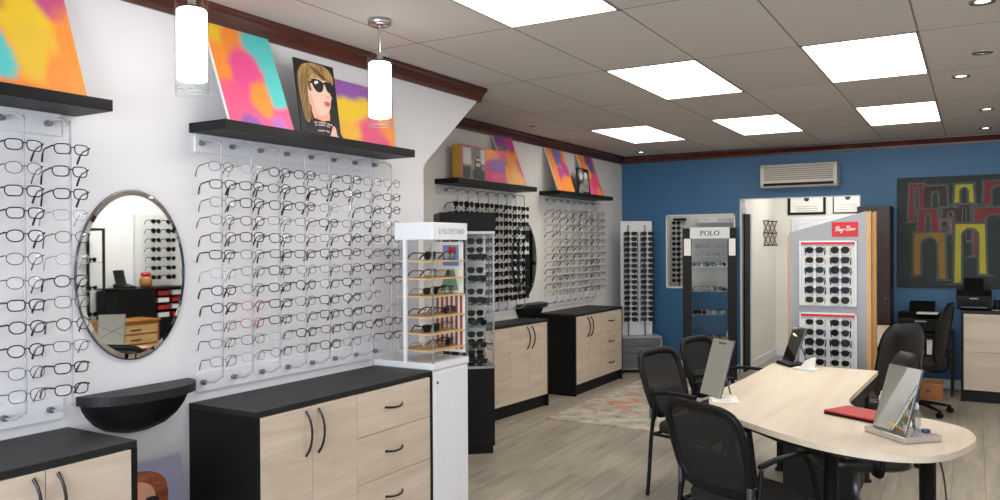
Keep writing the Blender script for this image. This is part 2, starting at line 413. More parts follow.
# white door in the corridor's end wall
d2 = struct('door_2', B(1.02, 11.79, 0, 1.8, 11.83, 1.88), 'white', .004)
for z0, z1 in ((.15, .85), (1.0, 1.72)):
    for x0, x1 in ((1.12, 1.37), (1.45, 1.70)):
        p = B(x0, 11.782, z0, x1, 11.795, z1).build('door_panel', 'white', bevel=.006); p.parent = d2
mb = MB(); mb.box(.95, 11.80, 0, 1.02, 11.83, 1.95); mb.box(1.8, 11.80, 0, 1.87, 11.83, 1.95); mb.box(1.02, 11.80, 1.88, 1.8, 11.83, 1.95)
struct('trim_2', mb, 'white')
# door reveal and window reveal in the back wall
mb = MB(); mb.box(.676, YB - .001, 0, .686, YB + T, 2.15); mb.box(2.034, YB - .001, 0, 2.044, YB + T, 2.15); mb.box(.676, YB - .001, 2.142, 2.044, YB + T, 2.152)
struct('trim_3', mb, 'white')
mb = MB(); t = .018
mb.box(-.27, YB - .008, 1.03, -.27 + t, YB + T, 1.975); mb.box(.62 - t, YB - .008, 1.03, .62, YB + T, 1.975)
mb.box(-.27, YB - .008, 1.03, .62, YB + T, 1.03 + t); mb.box(-.27, YB - .008, 1.975 - t, .62, YB + T, 1.975)
w1 = struct('window_1', mb, 'room_white')
pn = B(-.25, YB + .045, 1.05, .60, YB + .049, 1.955).build('window_pane', 'glass'); pn.parent = w1
# room behind the window
struct('wall_workshop_back', B(XF - .1, 11.3, 0, .62, 11.4, ZC), 'room_white')
struct('wall_workshop_left', B(XF - .1, YB + T, 0, XF, 11.3, ZC), 'room_white')
struct('ceiling_workshop', B(XF - .1, YB + T, 2.6, .62, 11.4, 2.7), 'room_white')
# crown trims: reddish mahogany moulding, profile (out from wall, z)
def crown(name, pts):
    """pts: list of (x, y) along the wall foot with the outward normal; profile swept straight"""
    prof = [(0, ZC - .095), (.014, ZC - .095), (.018, ZC - .07), (.045, ZC - .03), (.062, ZC - .022), (.066, ZC - .001), (0, ZC - .001)]
    (x0, y0), (x1, y1), (nx, ny) = pts
    n = len(prof)
    v = [(x0 + nx * o, y0 + ny * o, z) for o, z in prof] + [(x1 + nx * o, y1 + ny * o, z) for o, z in prof]
    mb = MB().add(v, [(i, (i + 1) % n, (i + 1) % n + n, i + n) for i in range(n)] + [list(range(n))[::-1], list(range(n, 2 * n))])
    struct(name, mb, 'crown')
crown('trim_4', ((0, YR), (0, 5.05), (1, 0)))
crown('trim_5', ((0, 5.05), (XF, 5.05), (0, 1)))
crown('trim_6', ((XF, 5.05), (XF, YB), (1, 0)))
crown('trim_7', ((XF, YB), (XR, YB), (0, -1)))
crown('trim_8', ((XR, YR), (XR, YB), (-1, 0)))
struct('baseboard_back', MB().box(-.2, YB - .014, 0, .66, YB, .1).box(2.06, YB - .014, 0, XR, YB, .1), 'white')
struct('baseboard_right', B(XR - .014, YR, 0, XR, YB - .02, .1), 'white')

# ------------------------------------------------------------------ ceiling lights
LN = ['ceiling light panel above the near cabinet, next to the pendants', 'ceiling light panel in the middle of the ceiling, alone over the rug side',
      'large ceiling light panel above the desk, first of its ceiling row', 'ceiling light panel with visible tubes, in front of the dark painting',
      'ceiling light panel over the colourful canvases beside the recessed wall', 'ceiling light panel between two others near the air conditioner']
for (x, y), lab in zip(LP, LN):
    t = thing('ceiling_light', 'white glowing ' + lab, 'ceiling light', (x + .31, y + .6215, ZC), 0, 'glowing ceiling light panels')
    fr = MB(); w, l, k = .31, .6215, .012
    fr.box(-w, -l, -.004, -w + k, l, .02); fr.box(w - k, -l, -.004, w, l, .02); fr.box(-w, -l, -.004, w, -l + k, .02); fr.box(-w, l - k, -.004, w, l, .02)
    fr.build('light_frame', 'ac_grille', t)
    B(-w + k, -l + k, .0, w - k, l - k, .015).build('diffuser', 'panel_dim' if y > 7 else 'panel_light', t)
DL = [((-.561, 6.858), 0, 'unlit round downlight in the ceiling above the first recessed shelf'), ((-.438, 9.55), 1, 'lit round downlight in the ceiling corner by the blue wall'),
      ((3.214, 5.692), 0, 'unlit round downlight beside the large light panel over the desk'), ((3.091, 6.431), 1, 'lit round downlight just beyond the large light panel over the desk'),
      ((3.263, 8.142), 1, 'lit round downlight beside the tubed panel before the painting'), ((3.268, 9.487), 1, 'lit round downlight closest to the blue wall above the painting'),
      ((3.205, 4.491), 1, 'lit round downlight at the top edge of the picture above the desk')]
for (x, y), on, lab in DL:
    t = thing('downlight', lab, 'downlight', (x, y, ZC), 0, 'round ceiling downlights')
    MB().lathe([(.034, .0), (.034, -.004), (.055, -.008), (.06, -.001), (.034, .0)], 20).build('ring', 'steel', t)
    MB().lathe([(.0, -.002), (.033, -.001)], 16).build('bulb', 'spot_light' if on else 'black_plastic', t)

# pendants
def pendant(x, y, label):
    t = thing('pendant_lamp', label, 'pendant lamp', (x, y, ZC), 0, 'glass cylinder pendants')
    MB().lathe([(0, 0), (.058, 0), (.06, -.004), (.06, -.026), (.05, -.032), (.008, -.034), (0, -.034)], 24).build('ceiling_plate', 'steel', t)
    MB().cyl((0, 0, -.03), (0, 0, -.235), .0055, 10).build('rod', 'steel', t)
    MB().lathe([(0, -.17), (.012, -.17), (.016, -.18), (.016, -.212), (.03, -.214), (.03, -.221), (0, -.221)], 20).build('cap', 'steel', t)
    MB().lathe([(.0649, -.19), (.0649, -.56), (.0625, -.56), (.0625, -.19), (.0649, -.19)], 32).build('glass_shade', 'glass', t)
    MB().lathe([(0, -.222), (.052, -.222), (.057, -.228), (.057, -.498), (.052, -.503), (0, -.503)], 28).build('inner_diffuser', 'pend_light', t)
    rb = MB()
    for z in (-.53, -.545): rb.tube([(.062 * math.cos(k * PI / 14), .062 * math.sin(k * PI / 14), z) for k in range(28)], .0018, 5, closed=True)
    rb.build('glass_rim', 'glass_edge', t)
pendant(.504, 2.1, 'glass cylinder pendant hanging between the first two black shelves, cut by the top edge')
pendant(.545, 3.214, 'glass cylinder pendant on chrome rod in front of the blond woman poster shelf')

# air conditioner
t = thing('air_conditioner', 'cream wall air conditioner on the blue wall above the doorway', 'air conditioner', (1.40, YB, 2.26))
MB().prism([(-.02, 0), (-.20, .0), (-.225, .03), (-.225, .23), (-.20, .275), (-.0, .275), (-.0, .0)][0:7], 0, -.425, .425).build('casing', 'ac', t, bevel=.012)
mb = MB()
for k in range(7): mb.box(-.385, -.231, .085 + k * .024, .385, -.224, .098 + k * .024)
mb.build('front_grille', 'ac_grille', t)
B(-.39, -.2285, .02, .39, -.222, .05).build('air_slot', 'black_plastic', t)
B(-.39, -.235, .052, .39, -.224, .072).build('louver', 'ac', t)

# ------------------------------------------------------------------ eyewear
def rim_pts(cx, hw, hh, p, n, tilt=0, y=0, lift=0):
    out = []
    for k in range(n):
        a = 2 * PI * k / n; c, s_ = math.cos(a), math.sin(a)
        x = hw * math.copysign(abs(c) ** (2 / p), c); z = hh * math.copysign(abs(s_) ** (2 / p), s_)
        if z < 0: x *= 1 - .12 * (-z / hh)
        out.append((cx + x, y + 3.0 * (cx + x) ** 2, z + lift + tilt * abs(x) * 0))
    return out
SHAPES = {'rectangular': (.0270, .0190, 3.6), 'oval': (.0260, .0208, 2.4), 'round': (.0240, .0225, 2.0), 'square': (.0268, .0215, 3.2), 'aviator': (.0290, .0255, 2.3)}
def glasses_mb(shape, r, n=18, k=5, sun=False, wrap=True, split=False):
    """front at y=0 facing -Y, temples back along +Y. Returns the meshes of the parts."""
    hw, hh, p = SHAPES[shape]; cx = .0335
    fr = MB(); lens = []; tem = []
    for sg in (-1, 1):
        pts = rim_pts(sg * cx, hw, hh, p, n)
        if sg < 0: pts = [(2 * sg * cx - a, 3.0 * (2 * sg * cx - a) ** 2, c) for a, b, c in rim_pts(sg * cx, hw, hh, p, n)]
        fr.tube(pts, r, k, closed=True)
        l = MB(); q = [(a, b - .0003, c) for a, b, c in pts]
        l.add(q + [(sg * cx, 3.0 * cx * cx - .0016, 0)], [(i, (i + 1) % n, n) for i in range(n)], 0, True); lens.append(l)
        xe = cx + hw; ye = 3.0 * xe * xe
        fr.tube([(sg * (xe - .001), ye, hh * .55), (sg * (xe + .006), ye + .002, hh * .6)], r * 1.2, k)
        te = MB(); te.tube(smooth_path([(sg * (xe + .006), ye + .002, hh * .6), (sg * (xe + .008), ye + .05, hh * .55), (sg * (xe + .008), .088, hh * .45), (sg * (xe + .006), .112, -.006), (sg * (xe + .003), .132, -.030)], 3), [r * 1.0] * 9 + [r * 1.5] * 4, k, flat=1.6); tem.append(te)
    fr.tube(smooth_path([(-(cx - hw) - .0, .0004, .004), (-.004, -.0015, .0075), (.004, -.0015, .0075), ((cx - hw), .0004, .004)], 2), r * .95, k)
    return fr, lens, tem
def merge(*mbs_m):
    o = MB()
    for mb, m in mbs_m: o.add(mb.v, [list(f) for f in mb.f], m, True)
    return o
GL_MAT = {'black': 'fr_black', 'dark metal': 'fr_dark', 'brown tortoiseshell': 'fr_tort', 'pale metal': 'fr_clear', 'red': 'fr_red', 'gold metal': 'fr_gold', 'teal': 'fr_teal'}
GL_R = {'black': .0024, 'dark metal': .0015, 'brown tortoiseshell': .0021, 'pale metal': .0011, 'red': .0017, 'gold metal': .0011, 'teal': .002}
proto = {}
def eyeglasses(shape, colour, loc, rot, label, group, cat='eyeglasses'):
    """thing with frame, lens x2 and temple x2"""
    key = (shape, colour)
    if key in proto: return dup(proto[key], loc, rot, label, group)
    t = thing('eyeglasses', label, cat, loc, 0, group, rot); proto[key] = t; t.scale = (1.05, .95, 1.05)
    fr, ls, ts = glasses_mb(shape, GL_R[colour])
    fr.build('front_frame', GL_MAT[colour], t)
    for l in ls: l.build('lens', 'lens', t)
    for te in ts: te.build('temple', GL_MAT[colour], t)
    return t
lowmesh = {}
def glasses_small(name, shape, colour, lens, loc, rot, label, group, cat):
    key = (name, shape, colour, lens)
    if key not in lowmesh:
        fr, ls, ts = glasses_mb(shape, GL_R[colour] * 1.15, 12, 4)
        mb = merge((fr, 0), (ts[0], 0), (ts[1], 0), (ls[0], 1), (ls[1], 1))
        o = mb.build(name, [GL_MAT[colour], lens]); lowmesh[key] = o
    else:
        o = lowmesh[key].copy(); COL.objects.link(o)
    o.location = loc; o.rotation_euler = rot
    return tag(o, label, cat, group)
def local(root_loc, rz, p):
    c, s_ = math.cos(rz), math.sin(rz)
    return (root_loc[0] + c * p[0] - s_ * p[1], root_loc[1] + s_ * p[0] + c * p[1], root_loc[2] + p[2])

LW = PI / 2   # local frame of things on the left wall: X along the wall (+Y world), -Y out into the room (+X world)
def rack(loc, rods, z_top, z_bot, rail0, rail1, label, out=.128):
    t = thing('eyewear_rack', label, 'display rack', loc, LW)
    for z in (z_top, z_bot):
        B(rail0, -.014, z - .045, rail1, -.001, z + .045).build('rail', 'white', t, bevel=.003)
    for x in rods:
        rb = MB(); e = .06
        path = [(x - .025, -.012, z_top), (x - .022, -.05, z_top + .012), (x - .01, -.09, z_top + .012), (x, -out + .01, z_top - .01), (x, -out, z_top - .05), (x, -out, (z_top + z_bot) / 2), (x, -out, z_bot + .08), (x - .002, -out + .008, z_bot + .03), (x - .014, -.085, z_bot + .004), (x - .022, -.05, z_bot), (x - .025, -.012, z_bot)]
        rb.tube(smooth_path(path, 4), .0049, 8)
        ro = rb.build('rod', 'acrylic', t)
        for z in (z_top, z_bot):
            MB().cyl((x - .025, -.002, z), (x - .025, -.034, z), .0125, 14).cyl((x - .025, -.034, z), (x - .025, -.038, z), .009, 14).build('knob', 'knob_steel', ro)
    return t
ZR1, ZR0 = 2.09, .955
rack((0, 0, 0), [1.473, 1.648, 1.825], ZR1, ZR0, .55, 1.86, 'wall rack of clear rods with eyeglasses beside the near oval mirror')
rack((0, 0, 0), [2.555 + .1812 * i for i in range(8)], ZR1, ZR0, 2.50, 3.785, 'big wall rack of eight clear rods above the near black-topped cabinet')
rack((XF, 0, 0), [5.86 + .174 * i for i in range(8)], ZR1, ZR0, 5.72, 7.09, 'recessed wall rack of sunglasses behind the black glass tower')
rack((XF, 0, 0), [7.80 + .174 * i for i in range(8)], ZR1, ZR0, 7.68, 9.06, 'recessed wall rack of pale eyeglasses next to the blue wall corner')
rows = [1.965 - .0804 * r for r in range(12)]; rows_main = [1.976 - .0832 * r for r in range(12)]
def jit(a): return random.uniform(-a, a)
def pick_style():
    c = random.choices(['black', 'dark metal', 'brown tortoiseshell', 'pale metal', 'gold metal'], [7, 6, 1.4, .9, .3])[0]
    s_ = random.choices(['rectangular', 'oval', 'round', 'square'], [4, 4, 1.2, 2.5])[0]
    return s_, c
# near racks: every pair with its own parts
left_pick = {(0, 1): ('rectangular', 'black'), (1, 1): ('rectangular', 'black'), (2, 1): ('rectangular', 'black'), (3, 1): ('rectangular', 'pale metal'), (4, 1): ('oval', 'dark metal'), (5, 1): ('oval', 'pale metal'),
             (0, 0): ('rectangular', 'black'), (1, 0): ('oval', 'dark metal'), (2, 0): ('rectangular', 'black'), (3, 0): ('rectangular', 'black'), (4, 0): ('oval', 'black'), (5, 0): ('oval', 'dark metal')}
for ci, y in enumerate((1.648, 1.823)):
    for r, z in enumerate(rows):
        z = 1.980 - .0848 * r
        st = left_pick.get((r, ci)) or pick_style()
        side = 'the rod beside the near oval mirror' if ci else 'the second rod from the near oval mirror'
        eyeglasses(st[0], st[1], (.142 + jit(.004), y + jit(.004), z + jit(.003)), (math.radians(-5 + jit(3)), 0, LW - .14 + jit(.06)), f'{st[1]} {st[0]} eyeglasses {ORD[r]} from top on {side}', 'eyeglasses on the rack beside the near mirror')
for ci in range(8):
    for r, z in enumerate(rows_main):
        st = pick_style()
        if ci == 1 and r in (8, 9): st = ('oval', 'red')
        if ci == 7 and r == 8: continue
        k = 7 - ci
        rod = 'the rod touching the white showcase' if k == 0 else f'the {ORD[k]} rod from the white showcase'
        eyeglasses(st[0], st[1], (.142 + jit(.004), 2.553 + .1812 * ci + jit(.004), z + jit(.003)), (math.radians(-5 + jit(3)), 0, LW - .20 + jit(.06)), f'{st[1]} {st[0]} eyeglasses {ORD[r]} from top on {rod}', 'eyeglasses on the big wall rack')
# recessed racks
for ci in range(8):
    for r, z in enumerate(rows):
        if ci < 3 and 4 < r: continue      # wholly behind the black tower's base and the showcase
        s_ = random.choice(['rectangular', 'square', 'oval', 'aviator'])
        rod = ORD[7 - ci]
        glasses_small('sunglasses', s_, 'black', 'sunlens', (XF + .145, 5.86 + .174 * ci, z + jit(.003)), (math.radians(-4), 0, LW - .15 + jit(.05)), f'dark {s_} sunglasses {ORD[r]} from top on {rod} rod from the far oval mirror', 'sunglasses on the recessed wall rack', 'sunglasses').scale = (1.03, .9, 1.05)
for ci in range(8):
    for r, z in enumerate(rows):
        c = random.choices(['dark metal', 'pale metal', 'black', 'gold metal'], [7, 1.5, 4, 1])[0]
        s_ = random.choice(['rectangular', 'oval', 'square'])
        glasses_small('eyeglasses', s_, c, 'lens', (XF + .145, 7.80 + .174 * ci, z + jit(.003)), (math.radians(-5), 0, LW - .2 + jit(.05)), f'{c} {s_} eyeglasses {ORD[r]} from top on {ORD[7 - ci]} recessed rod from the blue wall', 'eyeglasses on the recessed wall rack', 'eyeglasses').scale = (1.12, 1, 1.15)

# ------------------------------------------------------------------ shelves, mirrors
def wall_shelf(loc, length, label):
    o = B(-length / 2, -.25, -.0225, length / 2, -.001, .0225).build('wall_shelf', 'black', bevel=.002)
    o.location = loc; o.rotation_euler = (0, 0, LW); tag(o, label, 'shelf', 'black floating shelves')
ZS = 2.157
wall_shelf((0, 1.213, ZS), 1.43, 'black floating shelf holding one colourful canvas above the mirror-side rack')
wall_shelf((0, 3.19, ZS), 1.43, 'black floating shelf above the big rack, holding the blond woman poster')
wall_shelf((XF, 6.412, ZS), 1.43, 'black floating shelf in the recess above the sunglasses rack')
wall_shelf((XF, 8.37, ZS), 1.46, 'black floating shelf in the recess next to the blue wall')

def oval_mirror(loc, a, b, label):
    t = thing('oval_mirror', label, 'mirror', loc, LW, 'oval wall mirrors')
    n = 64
    def ring(k, y): return [(a * k * math.cos(2 * PI * i / n), y, b * k * math.sin(2 * PI * i / n)) for i in range(n)]
    v = ring(1, -.002) + ring(1, -.014) + ring(.985, -.016)
    MB().add(v, [(i, (i + 1) % n, n + (i + 1) % n, n + i) for i in range(n)] + [(n + i, n + (i + 1) % n, 2 * n + (i + 1) % n, 2 * n + i) for i in range(n)]).build('rim', 'darksteel', t)
    v = ring(.985, -.016) + ring(.93, -.0185)
    MB().add(v, [(i, (i + 1) % n, n + (i + 1) % n, n + i) for i in range(n)] + [list(range(n, 2 * n))]).build('mirror_glass', 'mirror', t)
oval_mirror((0, 2.175, 1.478), .262, .372, 'oval frameless wall mirror above the near half-round shelf')
oval_mirror((XF, 7.29, 1.445), .262, .395, 'oval wall mirror in the recess seen edge-on beside the sunglasses rack')

def half_shelf(loc, label):
    t = thing('half_round_shelf', label, 'shelf', loc, LW, 'half-round mirror shelves')
    n = 28
    v = [(.272 * math.copysign(abs(math.cos(PI + PI * k / n)) ** .8, math.cos(PI + PI * k / n)), -.001 + .185 * math.sin(PI + PI * k / n)) for k in range(n + 1)]
    MB().prism(v, 2, -.038, 0).build('shelf_top', 'black_top', t, bevel=.002)
    prof = [(.255, -.038), (.25, -.06), (.23, -.095), (.195, -.135), (.145, -.168), (.07, -.19), (0, -.196)]
    MB().lathe(prof, 24, (0, -.001, 0), PI, 2 * PI, sy=.55).build('bowl_bracket', 'black', t)
half_shelf((0, 2.188, .985), 'black half-round shelf on a bowl bracket below the near oval mirror')
half_shelf((XF, 7.36, .985), 'black half-round shelf on a bowl bracket below the far oval mirror')

# ------------------------------------------------------------------ cabinets (local: X along front, front faces -Y, back at y=0)
def bow_handle(x, z, L, vertical, y):
    pts = []
    for k in range(9):
        u = k / 8 - .5; d = .028 * (1 - (2 * u) ** 2) ** .8 + .002 if abs(u) < .5 else .0
        pts.append((x + (0 if vertical else u * L), y - d, z + (u * L if vertical else 0)))
    if vertical: pts = [(p[0] + .012 * (1 - (2 * (k / 8 - .5)) ** 2), p[1], p[2]) for k, p in enumerate(pts)]
    else: pts = [(p[0], p[1], p[2] - .006 * (1 - (2 * (k / 8 - .5)) ** 2)) for k, p in enumerate(pts)]
    return MB().tube(pts, [.0055] + [.005] * 7 + [.0055], 8, flat=1.2)
def cabinet(loc, rz, W, D, H, order, label, drawer_count=3, doors=2, door_w=.322, top='black_top'):
    t = thing('cabinet', label, 'cabinet', loc, rz)
    th = .022
    c = MB(); c.box(-W / 2, -D, 0, -W / 2 + th, -.004, H - .025); c.box(W / 2 - th, -D, 0, W / 2, -.004, H - .025)
    c.box(-W / 2 + th, -D + .03, 0, W / 2 - th, -D + .048, .105); c.box(-W / 2 + th, -D + .024, .105, W / 2 - th, -.004, .12)
    c.box(-W / 2 + th, -.02, .12, W / 2 - th, -.004, H - .025); c.box(-W / 2 + th, -D + .024, .12, W / 2 - th, -D + .028, H - .03)
    c.build('carcass', 'black', t)
    B(-W / 2, -D - .0, H - .025, W / 2, -.003, H).build('worktop', top, t, bevel=.002)
    x = -W / 2 + th + .002; g = .003; yf0, yf1 = -D + .0, -D + .022
    inner = W - 2 * th - .004; dw = inner - doors * door_w
    for kind in order:
        if kind == 'doors':
            for k in range(doors):
                d = B(x + g / 2, yf0, .12, x + door_w - g / 2, yf1, H - .03).build('door', 'wood', t, bevel=.0012)
                hx = x + door_w - .042 if k == 0 else x + .042
                bow_handle(hx if doors > 1 else x + .05, H - .155, .215, True, yf0).build('handle', 'black_gloss', d)
                x += door_w
        else:
            zz = [.12, .12 + (H - .15) * .34, .12 + (H - .15) * .68, H - .03] if drawer_count == 3 else [.12 + (H - .15) * k / drawer_count for k in range(drawer_count + 1)]
            for k in range(drawer_count):
                d = B(x + g / 2, yf0, zz[k] + g / 2, x + dw - g / 2, yf1, zz[k + 1] - g / 2).build('drawer', 'wood', t, bevel=.0012)
                bow_handle(x + dw * .5 - .02, (zz[k] + zz[k + 1]) / 2 + .01, .15, False, yf0).build('handle', 'black_gloss', d)
            x += dw
    return t
cabinet((0, 3.127, 0), LW, 1.33, .45, .866, ['doors', 'drawers'], 'black-topped ash cabinet with two doors and three drawers beside the white showcase')
cabinet((0, 1.218, 0), LW, 1.33, .45, .870, ['drawers', 'doors'], 'black-topped ash cabinet with two doors, cut off by the frame beneath the first rack')
cabinet((-.825, 6.42, 0), LW - math.radians(4.4), 1.33, .30, .862, ['drawers', 'doors'], 'black-topped ash cabinet with drawers behind the black glass tower')
cabinet((XF, 8.24, 0), LW, 1.30, .45, .862, ['doors', 'drawers'], 'black-topped ash cabinet nearest the rug, doors then drawers toward the blue wall')
cabinet((3.70, YB - .02, 0), 0, 1.30, .72, .915, ['drawers'], 'ash drawer cabinet with black frame under the dark painting', 2, 0, 0, 'black_top')

# ------------------------------------------------------------------ lettering from strokes
LET = {
 'V': (.9, [((0, 1), (.42, 0), 1), ((.48, 0), (.9, 1), .5)]), 'A': (.9, [((.0, 0), (.42, 1), .5), ((.46, 1), (.9, 0), 1), ((.18, .35), (.68, .35), .5)]),
 'L': (.7, [((.12, 1), (.12, 0), 1), ((.0, 0), (.68, 0), .5), ((.66, 0), (.66, .22), .5), ((0, 1), (.28, 1), .5)]),
 'E': (.72, [((.12, 1), (.12, 0), 1), ((0, 0), (.68, 0), .5), ((0, 1), (.66, 1), .5), ((.12, .52), (.5, .52), .5), ((.66, 0), (.66, .2), .5), ((.64, .8), (.64, 1), .5)]),
 'N': (.95, [((.12, 0), (.12, 1), .5), ((.12, 1), (.82, 0), 1), ((.82, 0), (.82, 1), .5), ((0, 0), (.26, 0), .4), ((.68, 1), (.95, 1), .4)]),
 'T': (.8, [((.4, 1), (.4, 0), 1), ((0, 1), (.8, 1), .5), ((.0, 1), (.0, .8), .5), ((.8, 1), (.8, .8), .5), ((.26, 0), (.54, 0), .4)]),
 'I': (.4, [((.2, 1), (.2, 0), 1), ((.05, 0), (.35, 0), .4), ((.05, 1), (.35, 1), .4)]),
 'O': (.95, 'O'), 'P': (.75, 'P')}
def strokes(mb, poly, w, y, wide=None):
    for i in range(len(poly) - 1):
        a, b = Vector((poly[i][0], 0, poly[i][1])), Vector((poly[i + 1][0], 0, poly[i + 1][1]))
        d = (b - a); L = d.length
        if L < 1e-6: continue
        d /= L; nrm = Vector((-d.z, 0, d.x)); ww = wide(i) if wide else w
        e = d * ww * .35
        q = [a - e + nrm * ww / 2, a - e - nrm * ww / 2, b + e - nrm * ww / 2, b + e + nrm * ww / 2]
        v = [(p.x, y, p.z) for p in q] + [(p.x, y + .0015, p.z) for p in q]
        mb.add(v, [(0, 1, 2, 3), (7, 6, 5, 4), (0, 4, 5, 1), (1, 5, 6, 2), (2, 6, 7, 3), (3, 7, 4, 0)])
def serif_text(s_, h, y=0, gap=.22, stroke=.15):
    mb = MB(); total = sum(LET[c][0] for c in s_) * h + gap * h * (len(s_) - 1); x = -total / 2
    for c in s_:
        w, dfn = LET[c]
        if dfn == 'O':
            pts = [(x + h * (w / 2 + w / 2 * math.cos(2 * PI * k / 20)), h * (.5 + .5 * math.sin(2 * PI * k / 20))) for k in range(21)]
            strokes(mb, pts, 0, y, lambda i: stroke * h * (.45 + .65 * abs(math.cos(2 * PI * (i + .5) / 20))))
        elif dfn == 'P':
            strokes(mb, [(x + .14 * h, h), (x + .14 * h, 0)], stroke * h, y); strokes(mb, [(x, 0), (x + .3 * h, 0)], stroke * h * .45, y)
            pts = [(x, h), (x + .4 * h, h)] + [(x + h * (.42 + .3 * math.cos(PI / 2 - PI * k / 8)), h * (.74 + .26 * math.sin(PI / 2 - PI * k / 8))) for k in range(9)] + [(x + .14 * h, .48 * h)]
            strokes(mb, pts, stroke * h * .7, y)
        else:
            for a, b, k in dfn: strokes(mb, [(x + a[0] * h, a[1] * h), (x + b[0] * h, b[1] * h)], stroke * h * k, y)
        x += (w + gap) * h
    return mb
def script_logo(h, y):
    """slanted hand-script R a y - B a n"""
    mb = MB(); sl = .28
    def arc(cx, cz, rx, rz, a0, a1, n=10): return [(cx + rx * math.cos(math.radians(a0 + (a1 - a0) * k / n)), cz + rz * math.sin(math.radians(a0 + (a1 - a0) * k / n))) for k in range(n + 1)]
    L = []
    L.append([(.25, .0), (.38, .98)]); L.append([(.0, .72)] + arc(.42, .74, .34, .26, 150, -80) + [(.40, .47), (.62, .2), (.9, .05)])
    L.append(arc(1.02, .22, .15, .2, 60, 360)); L.append([(1.17, .42), (1.15, .1), (1.28, .05)])
    L.append([(1.34, .42), (1.38, .12), (1.52, .1), (1.6, .42)]); L.append([(1.6, .42), (1.5, -.3), (1.3, -.38), (1.28, -.2)])
    L.append([(1.78, .33), (2.0, .36)])
    L.append([(2.25, .0), (2.38, .98)]); L.append([(2.1, .8)] + arc(2.46, .77, .26, .22, 140, -80) + arc(2.5, .28, .3, .26, 85, -110))
    L.append(arc(2.98, .22, .15, .2, 60, 360)); L.append([(3.13, .42), (3.11, .1), (3.22, .05)])
    L.append([(3.3, .42), (3.3, .04)]); L.append([(3.3, .26), (3.42, .42), (3.52, .36), (3.52, .1), (3.7, .1), (3.95, .4)])
    for p in L: strokes(mb, [((x + z * sl - 2.05) * h, z * h + x * h * .05) for x, z in p], .13 * h, y)
    return mb

# ------------------------------------------------------------------ white showcase with lettering
t = thing('glass_showcase', 'white pedestal glass showcase lettered VALENTINO with wooden shelves of glasses', 'display case', (0, 3.80, 0))
ped = B(.012, 0, 0, .45, .37, .865).build('pedestal', 'white', t, bevel=.003)
B(.449, .02, .05, .4525, .355, .845).build('door', 'white', ped, bevel=.002)
MB().cyl((.4525, .04, .79), (.456, .04, .79), .009, 12).build('lock', 'darksteel', ped)
B(.008, -.006, .868, .456, .376, .905).build('base_tray', 'white', t, bevel=.003)
B(.17, .0, 1.632, .452, .37, 1.735).build('header', 'white', t, bevel=.003)
o = serif_text('VALENTINO', .030).build('lettering', 'grey_light', t, (.4535, .195, 1.668), (0, 0, PI / 2))
for args in [(.174, .001, .905, .448, .006, 1.632), (.444, .006, .905, .449, .366, 1.632), (.174, .364, .905, .448, .369, 1.632)]:
    B(*args).build('glass_pane', 'glass', t)
B(.168, .004, .905, .174, .366, 1.632).build('back_panel', 'glass', t)
B(.014, .235, .905, .168, .241, 1.70).build('side_panel', 'frost', t)
B(.235, -.003, .905, .258, .012, 1.64).build('post', 'white', t)
for x, y in ((.445, .0), (.445, .362)): B(x, y, .905, x + .007, y + .007, 1.632).build('edge_strip', 'glass_edge', t)
for z in (1.508, 1.403, 1.298, 1.175, 1.076, .977): B(.178, .01, z - .007, .44, .36, z).build('shelf', 'shelfwood', t)
mb = MB()
for k in range(7): mb.box(.19 + k * .036, .352, .95, .206 + k * .036, .360, 1.285, 0)
mb.box(.18, .356, .93, .44, .362, 1.29, 1)
o = mb.build('striped_card', ['stripe', 'paper'], t); o['label'] = 'terracotta striped card standing inside'
mb = MB(); mb.box(.2, .352, 1.30, .43, .358, 1.62, 0); mb.box(.28, .349, 1.47, .40, .353, 1.60, 1); mb.box(.32, .346, 1.54, .38, .35, 1.59, 2); mb.prism([(.26, 1.31), (.40, 1.32), (.36, 1.45), (.30, 1.43)], 1, .348, .353, 3)
mb.build('picture_card', ['paper', 'bluecard', 'red', 'greencard'], t)
for zi, z in enumerate((1.508, 1.403, 1.298, 1.175, 1.076, .977)):
    for k, (dx, dy) in enumerate([(.27, .10), (.29, .27)]):
        sun = (zi + k) % 2 == 0; s_ = random.choice(['square', 'oval', 'aviator'])
        c = random.choice(['black', 'brown tortoiseshell', 'gold metal'])
        hh = SHAPES[s_][1]
        lab = f'{c} {s_} {"sunglasses" if sun else "eyeglasses"} on {ORD[zi]} showcase shelf from top, {"cabinet" if k == 0 else "tower"} side'
        glasses_small('sunglasses' if sun else 'eyeglasses', s_, c, 'sunlens' if sun else 'lens', (dx + .10, 3.80 + dy, z + max(.0265, SHAPES[s_][1] + .0035)), (.05, 0, PI / 2 + jit(.4)), lab, 'glasses inside the white showcase', 'sunglasses' if sun else 'eyeglasses')

# ------------------------------------------------------------------ black glass tower
TA = math.radians(42); TL = (-.145, 5.09, 0)     # origin at the centre of the front foot; front faces -Y local
t = thing('glass_tower', 'black-headed square glass tower cabinet with chrome posts of sunglasses', 'display case', TL, TA)
w = .205; D = .40
B(-w + .012, .012, 0, w - .012, D - .012, .06).build('plinth', 'black', t)
B(-w, 0, .06, w, D, .655).build('base_cabinet', 'black', t, bevel=.003)
B(-w - .006, -.006, .655, w + .006, D + .006, .675).build('base_rim', 'steel', t)
B(-w - .01, -.01, 1.705, w + .01, D + .01, 1.848).build('header', 'black', t, bevel=.003)
B(-w - .006, -.006, 1.685, w + .006, D + .006, 1.705).build('top_rim', 'white_dim', t)
for x in (-w, w - .012):
    for y in (0, D - .012): B(x, y, .675, x + .012, y + .012, 1.685).build('post', 'steel', t)
for a in [(-w + .012, .003, .675, w - .012, .007, 1.685), (-w + .003, .012, .675, -w + .007, D - .012, 1.685), (w - .007, .012, .675, w - .003, D - .012, 1.685)]:
    B(*a).build('glass_pane', 'glass', t)
